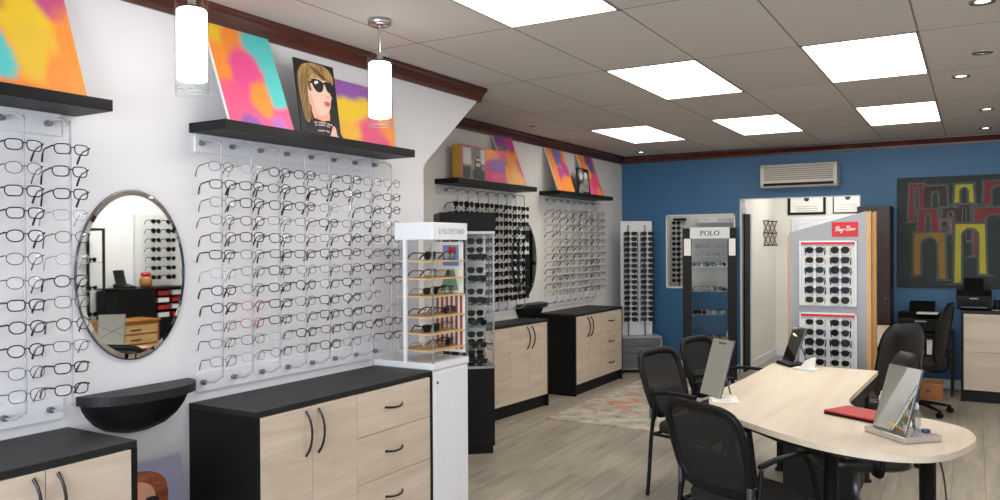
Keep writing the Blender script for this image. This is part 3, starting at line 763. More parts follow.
B(-w + .012, D - .01, .675, w - .012, D - .005, 1.685).build('back_panel', 'white_dim', t)
B(-.012, D * .45, .675, .012, D * .45 + .02, 1.685).build('centre_post', 'black', t)
zs = [.80, .97, 1.14, 1.31, 1.48]
for z in zs: B(-w + .014, .012, z - .004, w - .014, D - .014, z).build('shelf', 'glass_edge', t)
for zi, z in enumerate([.675] + zs):
    for k in range(4):
        x = -.10 if k % 2 == 0 else .10; y = .075 if k < 2 else .235
        s_ = random.choice(['square', 'rectangular', 'aviator']); side = 'showcase' if k % 2 == 0 else 'drawer'
        glasses_small('sunglasses', s_, random.choice(['black', 'black', 'dark metal', 'brown tortoiseshell']), 'sunlens', local(TL, TA, (x, y + .0, z + max(.0265, SHAPES[s_][1] + .0035))), (.05, 0, TA + jit(.15)),
            f'{s_} sunglasses on {ORD[zi]} level up in glass tower, {"front" if k < 2 else "rear"} row, {side} side', 'sunglasses inside the black glass tower', 'sunglasses')
for zi, z in enumerate([.745, .89, 1.06, 1.23, 1.40, 1.56, 1.63]):
    for k, x in enumerate((-.10, .10)):
        s_ = random.choice(['square', 'oval'])
        glasses_small('sunglasses', s_, 'black', 'sunlens', local(TL, TA, (x, .245, z)), (0, 0, TA), f'{s_} sunglasses hung {ORD[zi]} from bottom at the glass tower post, {"showcase" if k == 0 else "drawer"} side', 'sunglasses inside the black glass tower', 'sunglasses')

# ------------------------------------------------------------------ canvases and posters (local: X width, Z height, front faces -Y, bottom at z=0)
def canvas(loc, w, h, th, lean, mat, label, edge='canvas_edge', roll=0, rz=LW):
    t = thing('canvas_print', label, 'canvas', loc, 0, None, (-lean, roll, rz))
    B(-w / 2, 0, 0, w / 2, th, h).build('stretcher', edge, t)
    B(-w / 2 + .001, -.0015, .001, w / 2 - .001, .0005, h - .001).build('painted_face', mat, t)
    return t
def lean_h(run, rise): return math.atan2(run, rise), math.hypot(run, rise)
YEL, ORA, PNK, PUR, TEA, MAG = (246, 206, 44), (255, 150, 60), (240, 92, 138), (150, 90, 176), (92, 206, 204), (206, 70, 150)
a, h = lean_h(.185, .49)
M['p1'] = paint('abstract_one', .40, h, ORA, [(.25, 1.05, .55, (170, 80, 150)), (.75, .98, .42, (206, 84, 136)), (.5, .62, .34, YEL), (.25, .72, .22, (220, 150, 70)), (.2, .25, .24, TEA), (.6, .32, .3, (240, 200, 60)), (.85, .12, .3, ORA)], 1, .3)
canvas((.21, 1.648, ZS + .0235), .40, h, .014, a, 'p1', 'large abstract canvas in orange, yellow and magenta on the shelf over the first rack')
M['p2'] = paint('abstract_two', .405, h, PNK, [(.15, .95, .4, YEL), (.1, .62, .3, ORA), (.42, .85, .28, ORA), (.85, .85, .42, TEA), (.92, .42, .26, TEA), (.45, .55, .3, (240, 84, 150)), (.62, .3, .22, ORA), (.3, -.02, .2, PUR), (.75, -.02, .2, (190, 110, 190))], 2, .25)
canvas((.21, 2.742, ZS + .0235), .405, h, .014, a, 'p2', 'leaning abstract canvas with teal corner and pink middle, beside the blond woman poster')
M['p4'] = paint('abstract_four', .55, .36, ORA, [(.25, .9, .42, PUR), (.75, .85, .35, PUR), (.15, .5, .3, YEL), (.5, .55, .3, YEL), (.6, .2, .4, (240, 84, 130)), (.15, .15, .3, (246, 190, 60)), (.93, .4, .3, ORA)], 4, .35)
canvas((.085, 3.655, ZS + .0235), .55, .37, .014, .10, 'p4', 'abstract purple, yellow and pink canvas behind the hanging glass pendant')
M['pA1'] = paint('abstract_far_one', .77, .32, (236, 60, 130), [(.62, .8, .3, ORA), (.5, .4, .3, (236, 60, 120)), (.85, .5, .3, PUR), (.9, .05, .3, PNK)], 5, .3)
a2, h2 = lean_h(.165, .48)
M['pA2'] = paint('abstract_far_two', .36, h2, ORA, [(.3, .95, .4, PUR), (.75, .9, .3, MAG), (.25, .6, .25, (120, 150, 90)), (.55, .5, .28, ORA), (.6, .15, .35, (250, 180, 60)), (.95, .35, .25, PNK)], 6, .3)
M['pB1'] = paint('abstract_far_three', .42, h2, ORA, [(.55, .85, .32, (120, 120, 180)), (.1, .85, .3, ORA), (.8, .55, .25, MAG), (.45, .4, .25, (190, 80, 160)), (.6, .1, .35, (250, 150, 60))], 7, .3)
M['pB2'] = paint('abstract_far_four', .40, h2, PNK, [(.2, .9, .3, ORA), (.7, .85, .35, (110, 90, 150)), (.4, .55, .25, (250, 170, 70)), (.6, .25, .3, (240, 70, 110)), (.75, .02, .25, ORA)], 8, .3)
# box canvas with a collage on one half
t = canvas((XF + .17, 6.25, ZS + .0235), .77, .315, .09, .03, 'pA1', 'thick pink canvas with grey portrait collage and yellow edge on the recess shelf', 'canvas_yellow')
mb = MB()
mb.box(-.37, -.003, .012, .02, -.001, .305, 0)
mb.box(-.355, -.004, .14, -.22, -.0028, .29, 1); mb.box(-.355, -.004, .02, -.24, -.0028, .12, 2); mb.box(-.06, -.004, .16, .012, -.0028, .29, 1)
mb.prism([(-.2, .02), (.0, .02), (-.01, .09), (-.05, .11), (-.07, .2), (-.1, .23), (-.15, .2), (-.16, .11), (-.2, .09)], 1, -.005, -.0035, 2)
mb.prism([(-.145, .13), (-.075, .13), (-.07, .19), (-.09, .21), (-.14, .2)], 1, -.006, -.0046, 3)
mb.box(-.15, -.007, .165, -.07, -.0055, .18, 4)
mb.build('portrait_collage', ['print_grey', 'print_pale', 'print_black', 'skin', 'print_black'], t)
canvas((XF + .195, 6.83, ZS + .033), .36, h2, .014, a2, 'pA2', 'tall leaning canvas of purple and orange behind the collage canvas', roll=-.05)
canvas((XF + .195, 7.935, ZS + .0235), .42, h2, .014, a2, 'pB1', 'tall leaning orange and violet canvas, first on the shelf by the blue wall')
canvas((XF + .195, 8.74, ZS + .0235), .42, h2, .014, a2, 'pB2', 'tall leaning pink canvas at the blue wall end of the recess shelf')
# woman portrait posters
def poly(mb, pts, w, h, y, m): mb.prism([((u - .5) * w, v * h) for u, v in pts], 1, y, y + .0006, m)
def rnd(pts, n=4): return [(p.x, p.y) for p in [Vector((q[0], q[1])) for q in smooth_path([(a_, b_, 0) for a_, b_ in pts], n, True)]]
w, h = .30, .412
t = thing('portrait_poster', 'poster of a blond woman in dark sunglasses standing on the big rack shelf', 'poster', (.175, 3.185, ZS + .0235), 0, None, (-.15, 0, LW))
B(-w / 2, 0, 0, w / 2, .008, h).build('board', 'print_black', t)
mb = MB()
def lock(pts, wd, y, m):
    q = smooth_path([(a_, b_, 0) for a_, b_ in pts], 5); n0 = len(mb.m); N = len(q) - 1
    strokes(mb, [((p.x - .5) * w, p.y * h) for p in q], 0, y, lambda k: wd * (.35 + .65 * math.sin(PI * (k + .6) / (N + .4))))
    mb.m[n0:] = [m] * (len(mb.m) - n0)
# back hair, neck, face
poly(mb, rnd([(.06, .5), (.05, .76), (.12, .88), (.26, .955), (.5, .985), (.76, .97), (.92, .89), (.95, .78), (.86, .70), (.6, .72), (.36, .66), (.27, .5), (.28, .34), (.24, .2), (.16, .18), (.10, .32)]), w, h, -.0012, 0)
poly(mb, rnd([(.33, .40), (.34, .24), (.42, .17), (.68, .17), (.74, .24), (.72, .38)]), w, h, -.0016, 6)
poly(mb, rnd([(.30, .74), (.24, .62), (.22, .52), (.25, .45), (.30, .40), (.36, .32), (.48, .285), (.62, .30), (.74, .36), (.80, .43), (.82, .50), (.86, .56), (.83, .61), (.88, .68), (.86, .76), (.6, .80)]), w, h, -.0022, 1)
poly(mb, rnd([(.24, .58), (.23, .5), (.28, .44), (.36, .34), (.44, .30), (.38, .42), (.34, .54)]), w, h, -.0026, 6)
poly(mb, rnd([(.21, .60), (.20, .54), (.235, .50), (.27, .53), (.26, .60)]), w, h, -.0028, 1)
poly(mb, rnd([(.70, .57), (.72, .545), (.78, .54), (.80, .565), (.76, .575)]), w, h, -.0028, 6)
# sunglasses
poly(mb, rnd([(.37, .755), (.50, .775), (.64, .755), (.67, .69), (.62, .62), (.53, .60), (.44, .63), (.39, .69)]), w, h, -.0036, 2)
poly(mb, rnd([(.71, .755), (.80, .77), (.90, .755), (.91, .69), (.86, .63), (.78, .625), (.73, .68)]), w, h, -.0036, 2)
poly(mb, [(.64, .745), (.73, .745), (.73, .72), (.64, .72)], w, h, -.0037, 2); poly(mb, [(.26, .70), (.40, .745), (.40, .715), (.26, .675)], w, h, -.0037, 2)
poly(mb, rnd([(.44, .735), (.52, .75), (.54, .73), (.46, .70)]), w, h, -.0042, 4)
# mouth
poly(mb, rnd([(.63, .475), (.70, .495), (.77, .485), (.80, .465), (.72, .462)]), w, h, -.0036, 3); poly(mb, rnd([(.64, .462), (.72, .458), (.79, .458), (.74, .43), (.67, .435)]), w, h, -.0036, 3)
# fringe and locks
poly(mb, rnd([(.10, .74), (.14, .88), (.3, .95), (.55, .975), (.8, .95), (.93, .86), (.93, .77), (.80, .79), (.64, .775), (.5, .80), (.38, .76), (.28, .66), (.2, .60), (.13, .62)]), w, h, -.0032, 0)
for k in range(11):
    u = .09 + .017 * k
    lock([(u + .02, .19 + .012 * (k % 3)), (u - .015, .38), (u - .01, .58), (u + .03, .75), (u + .12 + .02 * k, .91)], .004, -.0045, 5 if k % 2 else 0)
for k in range(10):
    lock([(.30 + .03 * k, .955 - .004 * k), (.42 + .03 * k, .90 - .008 * k), (.58 + .028 * k, .83 - .004 * k), (.70 + .022 * k, .78 - .002 * (k % 3))], .0045, -.0046, 5 if k % 2 == 0 else 0)
for k in range(4): lock([(.25 + .02 * k, .90), (.22 + .02 * k, .78), (.27 + .02 * k, .66), (.30 + .015 * k, .60)], .004, -.0047, 5 if k % 2 else 0)
# high dark collar with pale studs, hand at the lower edge
poly(mb, rnd([(.12, .0), (.2, .15), (.34, .235), (.55, .215), (.74, .235), (.9, .14), (.99, .0)]), w, h, -.0040, 2)
for r_, (v0, n_) in enumerate(((.205, 11), (.172, 9), (.10, 8))):
    for k in range(n_):
        u0 = .32 + .042 * k + .02 * r_
        poly(mb, [(u0, v0 - .003 * abs(k - 5)), (u0 + .026, v0 - .003 * abs(k - 5)), (u0 + .026, v0 - .02 - .003 * abs(k - 5)), (u0, v0 - .02 - .003 * abs(k - 5))], w, h, -.0052, 3 if (k + r_) % 5 == 2 else 4)
poly(mb, rnd([(.70, .0), (.74, .09), (.80, .17), (.86, .14), (.88, .05), (.97, .0)]), w, h, -.0050, 1)
mb.build('printed_portrait', ['hair_blond', 'skin', 'print_black', 'lips', 'print_pale', 'hair_dark', 'skin_rose'], t)
w, h = .36, .665
t = thing('portrait_poster', 'poster of an auburn-haired woman on the floor between the two near cabinets', 'poster', (.19, 2.19, .004), 0, None, (-.20, .0, LW))
B(-w / 2, 0, 0, w / 2, .008, h).build('board', 'print_lav', t)
up = lambda q: [(a_, b_ * .52 + .46) for a_, b_ in q]
mb = MB()
poly(mb, rnd(up([(-.0, .25), (-.0, .85), (.12, .94), (.35, .96), (.62, .9), (.74, .78), (.76, .6), (.7, .4), (.6, .3)])), w, h, -.0012, 0)
poly(mb, rnd(up([(.0, .2), (.0, .8), (.2, .84), (.42, .82), (.56, .72), (.58, .55), (.52, .35), (.36, .18), (.15, .14)])), w, h, -.0022, 1)
poly(mb, rnd(up([(.06, .58), (.16, .62), (.34, .62), (.4, .58), (.36, .5), (.22, .47), (.1, .5)])), w, h, -.0032, 2)
poly(mb, rnd(up([(.44, .60), (.5, .62), (.6, .6), (.62, .54), (.54, .49), (.46, .52)])), w, h, -.0032, 2)
poly(mb, rnd(up([(.12, .27), (.25, .3), (.38, .27), (.25, .23)])), w, h, -.0032, 3)
poly(mb, rnd(up([(.0, .0), (.02, .16), (.25, .14), (.5, .16), (.8, .1), (.9, 0)])), w, h, -.0028, 2)
mb.build('printed_portrait', ['hair_auburn', 'skin_rose', 'print_black', 'lips'], t)
w, h = .33, .295
t = thing('photo_card', 'small black and white photo card between the two leaning canvases by the blue wall', 'photo', (XF + .215, 8.36, ZS + .0235), 0, None, (-.12, 0, LW))
B(-w / 2, 0, 0, w / 2, .006, h).build('board', 'print_black', t)
mb = MB()
poly(mb, rnd([(.15, .55), (.1, .8), (.3, .95), (.55, .85), (.5, .6), (.35, .45)]), w, h, -.001, 0); poly(mb, rnd([(.5, .1), (.45, .45), (.65, .62), (.9, .5), (.85, .12)]), w, h, -.001, 0)
poly(mb, rnd([(.22, .58), (.2, .75), (.35, .82), (.45, .72), (.38, .56)]), w, h, -.002, 1); poly(mb, rnd([(.6, .6), (.58, .78), (.75, .86), (.86, .74), (.78, .58)]), w, h, -.002, 1)
poly(mb, rnd([(.1, .0), (.12, .3), (.35, .4), (.5, .1)]), w, h, -.0015, 2)
mb.build('printed_photo', ['print_grey', 'print_pale', 'print_grey'], t)

# ------------------------------------------------------------------ painting with arches
t = thing('painting', 'dark green painting of red and yellow arches on the blue wall', 'painting', (3.39, YB - .002, 1.105), 0)
PW, PH = 1.93, 1.215
B(-PW / 2, -.035, 0, PW / 2, 0, PH).build('canvas_board', 'green_ink', t, bevel=.003)
mb = MB()
def arch(x0, x1, top, bot, wd, m, y, lift=0):
    """table-like arch in centimetres from the painting's lower-left corner (px-like units converted below)"""
    k = 1 / 100
    X0, X1, Tp, Bt, W = x0 * k - PW / 2, x1 * k - PW / 2, top * k, bot * k, wd * k
    r = (X1 - X0 - 2 * W) / 2; cx = (X0 + X1) / 2; spr = Tp - W * .75 - r * 1.05
    def half(sg, e, low):
        outx = (X1 if sg > 0 else X0) + sg * e; inx = (X1 - W if sg > 0 else X0 + W) - sg * e
        p = [(cx, Tp + e), (outx, Tp + e), (outx + sg * .012, low), (inx - sg * .0, low), (inx, spr)]
        p += [(cx + sg * max(r - e, .004) * math.cos(q * PI / 12), spr + max(r - e, .004) * 1.05 * math.sin(q * PI / 12)) for q in range(1, 7)]
        return p
    for mm, e, yy in ((7, .026, y + .0016), (5, .013, y + .0008), (m, 0, y)):
        for sg, low in ((-1, Bt), (1, Bt + lift * k)):
            pl = half(sg, e, low - e)
            mb.prism([(a_, b_) for a_, b_ in pl], 1, yy, yy + .0007, mm)
    for sg, low in ((-1, Bt), (1, Bt + lift * k)):
        xx = X0 - .0 if sg < 0 else X1
        mb.prism([(xx - W * (1 if sg > 0 else 0) - (.12 if sg < 0 else .01), low - .03), (xx + (.12 if sg > 0 else .03), low - .03), (xx + (.03 if sg > 0 else W), low), (xx - W * (1 if sg > 0 else .2), low)], 1, y - .0002, y + .0008, 5)
# (x0, x1, top, bottom, leg width) in cm
arch(13, 26, 114, 74, 3.6, 2, -.0375); arch(27, 48, 111, 88, 6, 3, -.0372); arch(57, 73, 112, 92, 3.4, 0, -.0372); arch(84, 108, 114, 90, 5, 2, -.0372)
arch(22, 39, 86, 62, 5, 2, -.040); arch(45, 60, 87, 66, 3.6, 3, -.0392); arch(60, 70, 90, 52, 3, 3, -.0388); arch(41, 53, 75, 60, 2.0, 6, -.0405); arch(75, 110, 86, 36, 7.5, 2, -.0405)
arch(17.5, 46, 60, 14, 5.2, 1, -.0435, -4); arch(57, 84, 69, 6, 4.8, 0, -.046, 10)
arch(118, 140, 108, 70, 4, 0, -.0375); arch(125, 160, 70, 20, 6, 1, -.041); arch(150, 180, 98, 40, 5, 2, -.0385)
mb.build('painted_arches', ['yellow_ink', 'mustard_ink', 'red_ink', 'maroon_ink', 'green_ink', 'print_black', 'pink_ink', 'sage_ink'], t)

# ------------------------------------------------------------------ corner sunglasses stand
SA = math.radians(34); SL = (-.375, 9.36, 0)
t = thing('sunglasses_stand', 'white two-column sunglasses board on a grey drawer base in the blue corner', 'display stand', SL, SA)
c = MB(); W = .265
c.box(-W, 0, .045, -W + .018, .35, .45); c.box(W - .018, 0, .045, W, .35, .45); c.box(-W, 0, .435, W, .35, .455); c.box(-W, .01, .045, W, .35, .06); c.box(-W + .018, .33, .06, W - .018, .35, .435)
c.build('base_frame', 'grey_light', t)
for k in range(4):
    d = B(-W + .021, -.0, .063 + k * .093, W - .021, .018, .063 + k * .093 + .088).build('drawer', 'grey_draw', t)
    B(-.04, -.008, .063 + k * .093 + .06, .04, .0, .063 + k * .093 + .066).build('pull', 'grey_light', d)
for x in (-W + .04, W - .04):
    for y in (.04, .31): MB().cyl((x - .012, y, .0225), (x + .012, y, .0225), .0225, 14).box(x - .01, y - .01, .03, x + .01, y + .01, .046).build('caster', 'black_plastic', t)
B(-.21, .20, .455, .19, .222, 1.89).build('board', 'white_dim', t, bevel=.003)
for x in (-.115, .095):
    MB().cyl((x, .178, .455), (x, .178, 1.84), .008, 10).build('rod', 'darksteel', t)
for k in range(2):
    for r in range(17):
        s_ = random.choice(['square', 'rectangular', 'oval'])
        x = -.115 if k == 0 else .095
        glasses_small('sunglasses', s_, 'black', 'sunlens', local(SL, SA, (x, .045, 1.73 - r * .0665)), (math.radians(-2), 0, SA - .25 + jit(.05)), f'dark {s_} sunglasses {ORD[r]} from top, column beside the {"recessed wall" if k == 0 else "blue wall window"} on corner stand', 'sunglasses on the corner stand', 'sunglasses').scale = (1.25, .5, 1.2)

# ------------------------------------------------------------------ second glass case with header
PLc = (.475, 9.38, 0); PA = math.radians(16)
t = thing('glass_cabinet', 'tall black glass cabinet with white header lettered POLO against the blue wall', 'display case', PLc, PA)
W = .310; D = .40; H = 1.785
B(-W, 0, 0, W, D, .45).build('base_cabinet', 'black', t, bevel=.003)
for x in (-W, W - .105): B(x, 0, .45, x + .105, .03, H).build('front_stile', 'black', t)
for x in (-W, W - .02): B(x, .03, .45, x + .02, D, H).build('side_post', 'black', t) if False else None
for x in (-W, W - .025): B(x, D - .025, .45, x + .025, D, H).build('rear_post', 'black', t)
B(-W, 0, H - .02, W, D, H).build('top', 'black', t)
B(-.225, -.012, 1.662, .23, .025, H + .01).build('header', 'white_dim', t, bevel=.003)
serif_text('POLO', .052, gap=.25, stroke=.2).build('lettering', 'ink', t, (0, -.0145, 1.70), (0, 0, 0))
B(-W + .105, .008, .45, W - .105, .013, 1.68).build('glass_door', 'case_glass', t)
for x in (-W + .003, W - .007): B(x, .03, .45, x + .004, D - .025, H - .02).build('glass_side', 'glass', t)
for x, w_ in ((-W + .015, .08), (W - .09, .075)): B(x, -.003, 1.46, x + w_, .0, 1.66).build('notice_card', 'paper', t)
PZ = [.452, .757, 1.037, 1.33]
for z in PZ[1:]: B(-W + .02, .035, z - .007, W - .02, D - .03, z).build('shelf', 'glass_edge', t)
for zi, z in enumerate(PZ):
    for k in range(10):
        x = -.20 + .1 * (k % 5) + jit(.01); y = .07 if k < 5 else .22
        if k >= 5 and k % 5 == 4: continue
        s_ = random.choice(['square', 'oval', 'rectangular', 'aviator']); c = random.choices(['black', 'dark metal', 'brown tortoiseshell', 'gold metal', 'pale metal', 'teal'], [4, 2, 2, 2, 2, 1 if zi < 3 else 3])[0]
        sun = random.random() < .6; nm = 'sunglasses' if sun else 'eyeglasses'
        glasses_small(nm, s_, c, 'sunlens' if sun else 'lens', local(PLc, PA, (x, y - .02, z + max(.0265, SHAPES[s_][1] + .0035))), (.05, 0, PA + jit(.5)), f'{c} {s_} {nm}, {ORD[k % 5]} from window, {"front" if k < 5 else "back"} row, {ORD[zi]} shelf up, tall black cabinet', 'glasses inside the tall black cabinet', nm)
# ornaments inside it
mb = MB(); mb.box(-.03, 0, 0, .03, .05, .012); mb.lathe([(0, .012), (.018, .013), (.024, .035), (.016, .07), (.008, .1), (0, .11)], 14, (0, .025, 0))
o = mb.build('figurine', 'skin'); o.location = local(PLc, PA, (.2, .1, PZ[0])); tag(o, 'small pale figurine standing in the bottom of the tall black cabinet', 'figurine')
mb = MB(); mb.prism([(-.07, 0), (.07, 0), (.075, .03), (.05, .048), (-.05, .048), (-.075, .03)], 1, 0, .07)
o = mb.build('glasses_case', 'fr_teal'); o.location = local(PLc, PA, (.03, .27, PZ[3])); o.rotation_euler = (0, 0, PA); tag(o, 'teal glasses case on the top glass shelf of the tall black cabinet', 'glasses case')

# sunglasses and shelves in the room behind the window
t = thing('eyewear_rack', 'dark rod rack of sunglasses seen through the wall window', 'display rack', (-.50, 11.259, 0))
MB().cyl((0, -.03, .9), (0, -.03, 1.95), .008, 10).build('rod', 'black', t)
B(-.09, -.015, .88, .09, .04, .92).build('foot_bracket', 'black', t); B(-.09, -.015, 1.94, .09, .04, 1.97).build('head_bracket', 'black', t)
for r in range(12):
    glasses_small('sunglasses', random.choice(['square', 'oval']), 'black', 'sunlens', (-.50, 11.10, 1.90 - r * .075), (math.radians(4), 0, jit(.1)), f'dark sunglasses {ORD[r]} from top on the rod seen through the wall window', 'sunglasses behind the wall window', 'sunglasses')
for k, z in enumerate((1.30, 1.42, 1.54, 1.66, 1.78, 1.90)):
    o = B(-.26, 11.12, z - .008, .60, 11.298, z).build('narrow_shelf', 'white'); tag(o, f'{ORD[k]} narrow white shelf from below, seen through the wall window', 'shelf', 'narrow shelves behind the wall window')
    for j in range(4):
        glasses_small('eyeglasses', random.choice(['oval', 'rectangular']), random.choice(['dark metal', 'pale metal', 'black']), 'lens', (-.16 + j * .16, 11.13, z + .0265), (.06, 0, jit(.15)), f'eyeglasses {ORD[j]} from the rod on {ORD[k]} narrow shelf from below behind the wall window', 'eyeglasses behind the wall window', 'eyeglasses')

# ------------------------------------------------------------------ silver sunglasses display with red logo
RL = (2.168, 6.75, 0); RA = math.radians(2)
t = thing('sunglasses_display', 'silver sunglasses tower with oak edges and a red Ray-Ban logo behind the desk', 'display stand', RL, RA)
W = .285
def slab(x0, x1, y0, y1, cut=0): # sloped top: left height 1.685, right 1.848
    f = lambda x: 1.685 + (x + W) / (2 * W) * .163 + cut
    return MB().prism([(x0, 0), (x1, 0), (x1, f(x1)), (x0, f(x0))], 1, y0, y1)
slab(-W, W, 0, .03).build('front_panel', 'silver', t, bevel=.002)
slab(W, W + .030, .0, .08, -.008).build('front_edge', 'oak', t); slab(-W - .014, -W, .0, .08, -.02).build('front_edge', 'oak', t)
slab(-W, W + .028, .08, .17, -.02).build('core', 'silver', t)
slab(-W - .01, W + .056, .17, .27, -.015).build('rear_panel', 'oak', t)
B(-W - .02, -.06, 0, W + .05, .3, .08).build('base', 'oak', t)
B(.0 + .035, -.008, 1.65, .225, .001, 1.765).build('logo_plate', 'red_sign', t, bevel=.002)
script_logo(.038, 0).build('lettering', 'paper', t, (.132, -.0105, 1.692))
for (z0, z1, n, lab) in ((1.105, 1.62, 6, 'upper'), (.47, 1.05, 7, 'lower')):
    mb = MB(); x0, x1 = -.205, .215
    mb.box(x0, -.012, z0, x1, -.006, z1); mb.box(x0, -.028, z0, x0 + .012, -.006, z1); mb.box(x1 - .012, -.028, z0, x1, -.006, z1); mb.box(x0, -.028, z0, x1, -.006, z0 + .012); mb.box(x0, -.028, z1 - .012, x1, -.006, z1)
    tr = mb.build('tray', 'white_dim', t)
    B(x0 + .012, -.031, z1 - .03, x1 - .012, -.010, z1 - .012).build('header_strip', 'red_sign', tr)
    for x in (-.088, .098): MB().box(x - .01, -.04, z0 + .02, x + .01, -.012, z1 - .04).build('peg_strip', 'white_dim', tr)
    for r in range(n):
        for k, x in enumerate((-.088, .098)):
            s_ = random.choices(['aviator', 'square', 'oval', 'round'], [3, 4, 2, 1])[0]
            lens = 'brownlens' if random.random() < .2 else 'sunlens'
            z = z1 - .075 - r * .0785
            zz = z if r < n else z
            o = glasses_small('sunglasses', s_, 'black' if random.random() < .75 else 'gold metal', lens, local(RL, RA, (x, -.052, z)), (math.radians(-2), 0, RA + jit(.04)), f'{s_} sunglasses {ORD[r]} from top in {lab} tray of silver tower, column toward the {"doorway" if k == 0 else "office chairs"}', 'sunglasses on the silver tower', 'sunglasses')
            o.scale = (1.12, .3, 1.12)

# dark brown tall cabinet
t = thing('tall_cabinet', 'tall dark mahogany cabinet behind the silver tower at the doorway edge', 'cabinet', (2.225, 9.70, 0))
B(-.165, -.15, 0, .165, .28, 2.0).build('carcass', 'brown_dark', t, bevel=.003)
d = B(-.16, -.168, .06, .16, -.151, 1.97).build('door', 'brown_dark', t, bevel=.002)
MB().cyl((.12, -.168, 1.0), (.12, -.19, 1.0), .01, 12).build('knob', 'darksteel', d)

# corridor: certificates and accordion peg rack
def cert(x0, x1, z0, z1, fw, mat, label):
    t = thing('framed_certificate', label, 'framed certificate', ((x0 + x1) / 2, 11.828, z0), 0)
    w, h = (x1 - x0) / 2, z1 - z0
    mb = MB(); mb.box(-w, -.02, 0, w, -.002, fw); mb.box(-w, -.02, h - fw, w, -.002, h); mb.box(-w, -.02, fw, -w + fw, -.002, h - fw); mb.box(w - fw, -.02, fw, w, -.002, h - fw)
    mb.build('frame', mat, t); B(-w + fw, -.012, fw, w - fw, -.004, h - fw).build('certificate', 'paper', t)
    MB().cyl((0, -.012, h * .55), (0, -.014, h * .55), .035, 16).build('seal', 'ink', t)
    mb = MB()
    for k in range(3): mb.box(-w * .6, -.0135, h * .28 - k * .03, w * .6, -.012, h * .28 - k * .03 + .006)
    mb.build('text_lines', 'grey_light', t)
cert(.895, 1.40, 2.00, 2.40, .035, 'black', 'certificate in a thick black frame, top of the doorway above the white door')
cert(1.49, 1.87, 2.01, 2.40, .016, 'fr_dark', 'certificate in a thin grey frame next to the thick black one')
t = thing('peg_rack', 'brown folding accordion peg rack on the corridor wall', 'coat rack', (.722, 11.45, 1.74), PI / 2)
xs_ = [-.40 + .265 * k for k in range(4)]
mb = MB()
def bar(a, b, y):
    strokes(mb, [a, b], .026, y)
for k in range(3):
    bar((xs_[k], .165), (xs_[k + 1], -.0), -.012); bar((xs_[k], -.0), (xs_[k + 1], .165), -.016)
    bar((xs_[k], .0), (xs_[k + 1], -.165), -.012); bar((xs_[k], -.165), (xs_[k + 1], .0), -.016)
mb.build('lattice', 'brown_peg', t, rot=(0, 0, 0))
for x in xs_:
    for z in (-.165, 0, .165): MB().tube([(x, -.01, z), (x, -.06, z), (x, -.075, z + .004)], [.008, .008, .013], 8).build('peg', 'brown_peg', t)

# ------------------------------------------------------------------ rug
o = B(-.215, 6.49, .001, 1.45, 8.82, .010).build('rug', 'rug'); tag(o, 'faded cream and terracotta patterned rug on the plank floor', 'rug')

# ------------------------------------------------------------------ desk
t = thing('desk', 'pale birch desk with a rounded peninsula end and black frame', 'desk', (2.4, 4.8, 0))
out = [(1.925, 5.925), (1.91, 5.2), (1.885, 4.7), (1.91, 4.36), (2.03, 4.11), (2.21, 3.92), (2.43, 3.735), (2.63, 3.62), (2.83, 3.575), (2.99, 3.62), (3.09, 3.74), (3.155, 3.93), (3.175, 4.09), (3.13, 4.27), (3.0, 4.39), (2.86, 4.44), (2.72, 4.49), (2.62, 4.57), (2.578, 4.75), (2.585, 5.1), (2.613, 5.90)]
sm = [(p.x - 2.4, p.y - 4.8) for p in smooth_path([(a_, b_, 0) for a_, b_ in out], 4)]
MB().prism(sm, 2, .712, .74).build('desktop', 'woodtable', t, bevel=.002)
mb = MB()
st = [p for p in sm if p[0] > .17 and p[1] > -.38]
st.sort(key=lambda p: -p[1])
for i in range(len(st) - 1):
    a_, b_ = st[i], st[i + 1]
    mb.add([(a_[0] - .004, a_[1], .64), (b_[0] - .004, b_[1], .64), (b_[0] - .004, b_[1], .71), (a_[0] - .004, a_[1], .71), (a_[0] - .025, a_[1], .64), (b_[0] - .025, b_[1], .64), (b_[0] - .025, b_[1], .71), (a_[0] - .025, a_[1], .71)], [(0, 1, 2, 3), (7, 6, 5, 4), (0, 3, 7, 4), (1, 5, 6, 2), (0, 4, 5, 1)])
mb.box(-.44, -.45, .64, -.42, 1.08, .71); mb.box(-.42, 1.06, .64, .19, 1.08, .71)
mb.build('apron', 'black', t)
mb = MB(); pk = [Vector((-.40, -.45, 0)), Vector((-.30, -.68, 0)), Vector((.02, -1.0, 0)), Vector((.24, -1.1, 0)), Vector((.42, -1.13, 0))]
for i in range(4):
    a_, b_ = pk[i], pk[i + 1]; n_ = (b_ - a_).cross(Vector((0, 0, 1))).normalized() * .01
    mb.add([a_ + n_ + Vector((0, 0, .682)), b_ + n_ + Vector((0, 0, .682)), b_ + n_ + Vector((0, 0, .71)), a_ + n_ + Vector((0, 0, .71)), a_ - n_ + Vector((0, 0, .682)), b_ - n_ + Vector((0, 0, .682)), b_ - n_ + Vector((0, 0, .71)), a_ - n_ + Vector((0, 0, .71))], [(0, 1, 2, 3), (7, 6, 5, 4), (0, 3, 7, 4), (1, 5, 6, 2), (0, 4, 5, 1), (3, 2, 6, 7)])
mb.build('front_rail', 'black', t)
for (x, y, r) in ((3.0, 3.78, .032), (2.62, 3.80, .032), (1.99, 5.84, .025), (2.54, 5.84, .025), (1.99, 4.55, .025)):
    MB().lathe([(0, 0), (r * 1.5, 0), (r * 1.5, .012), (r, .02), (r, .20), (r * 1.06, .202), (r * 1.06, .212), (r, .214), (r, .70), (r * 1.6, .702), (r * 1.6, .712), (0, .712)], 18, (x - 2.4, y - 4.8, 0)).build('leg', 'black_plastic', t)
t2 = thing('drawer_pedestal', 'black drawer pedestal standing under the desk', 'drawer unit', (2.34, 5.42, 0))
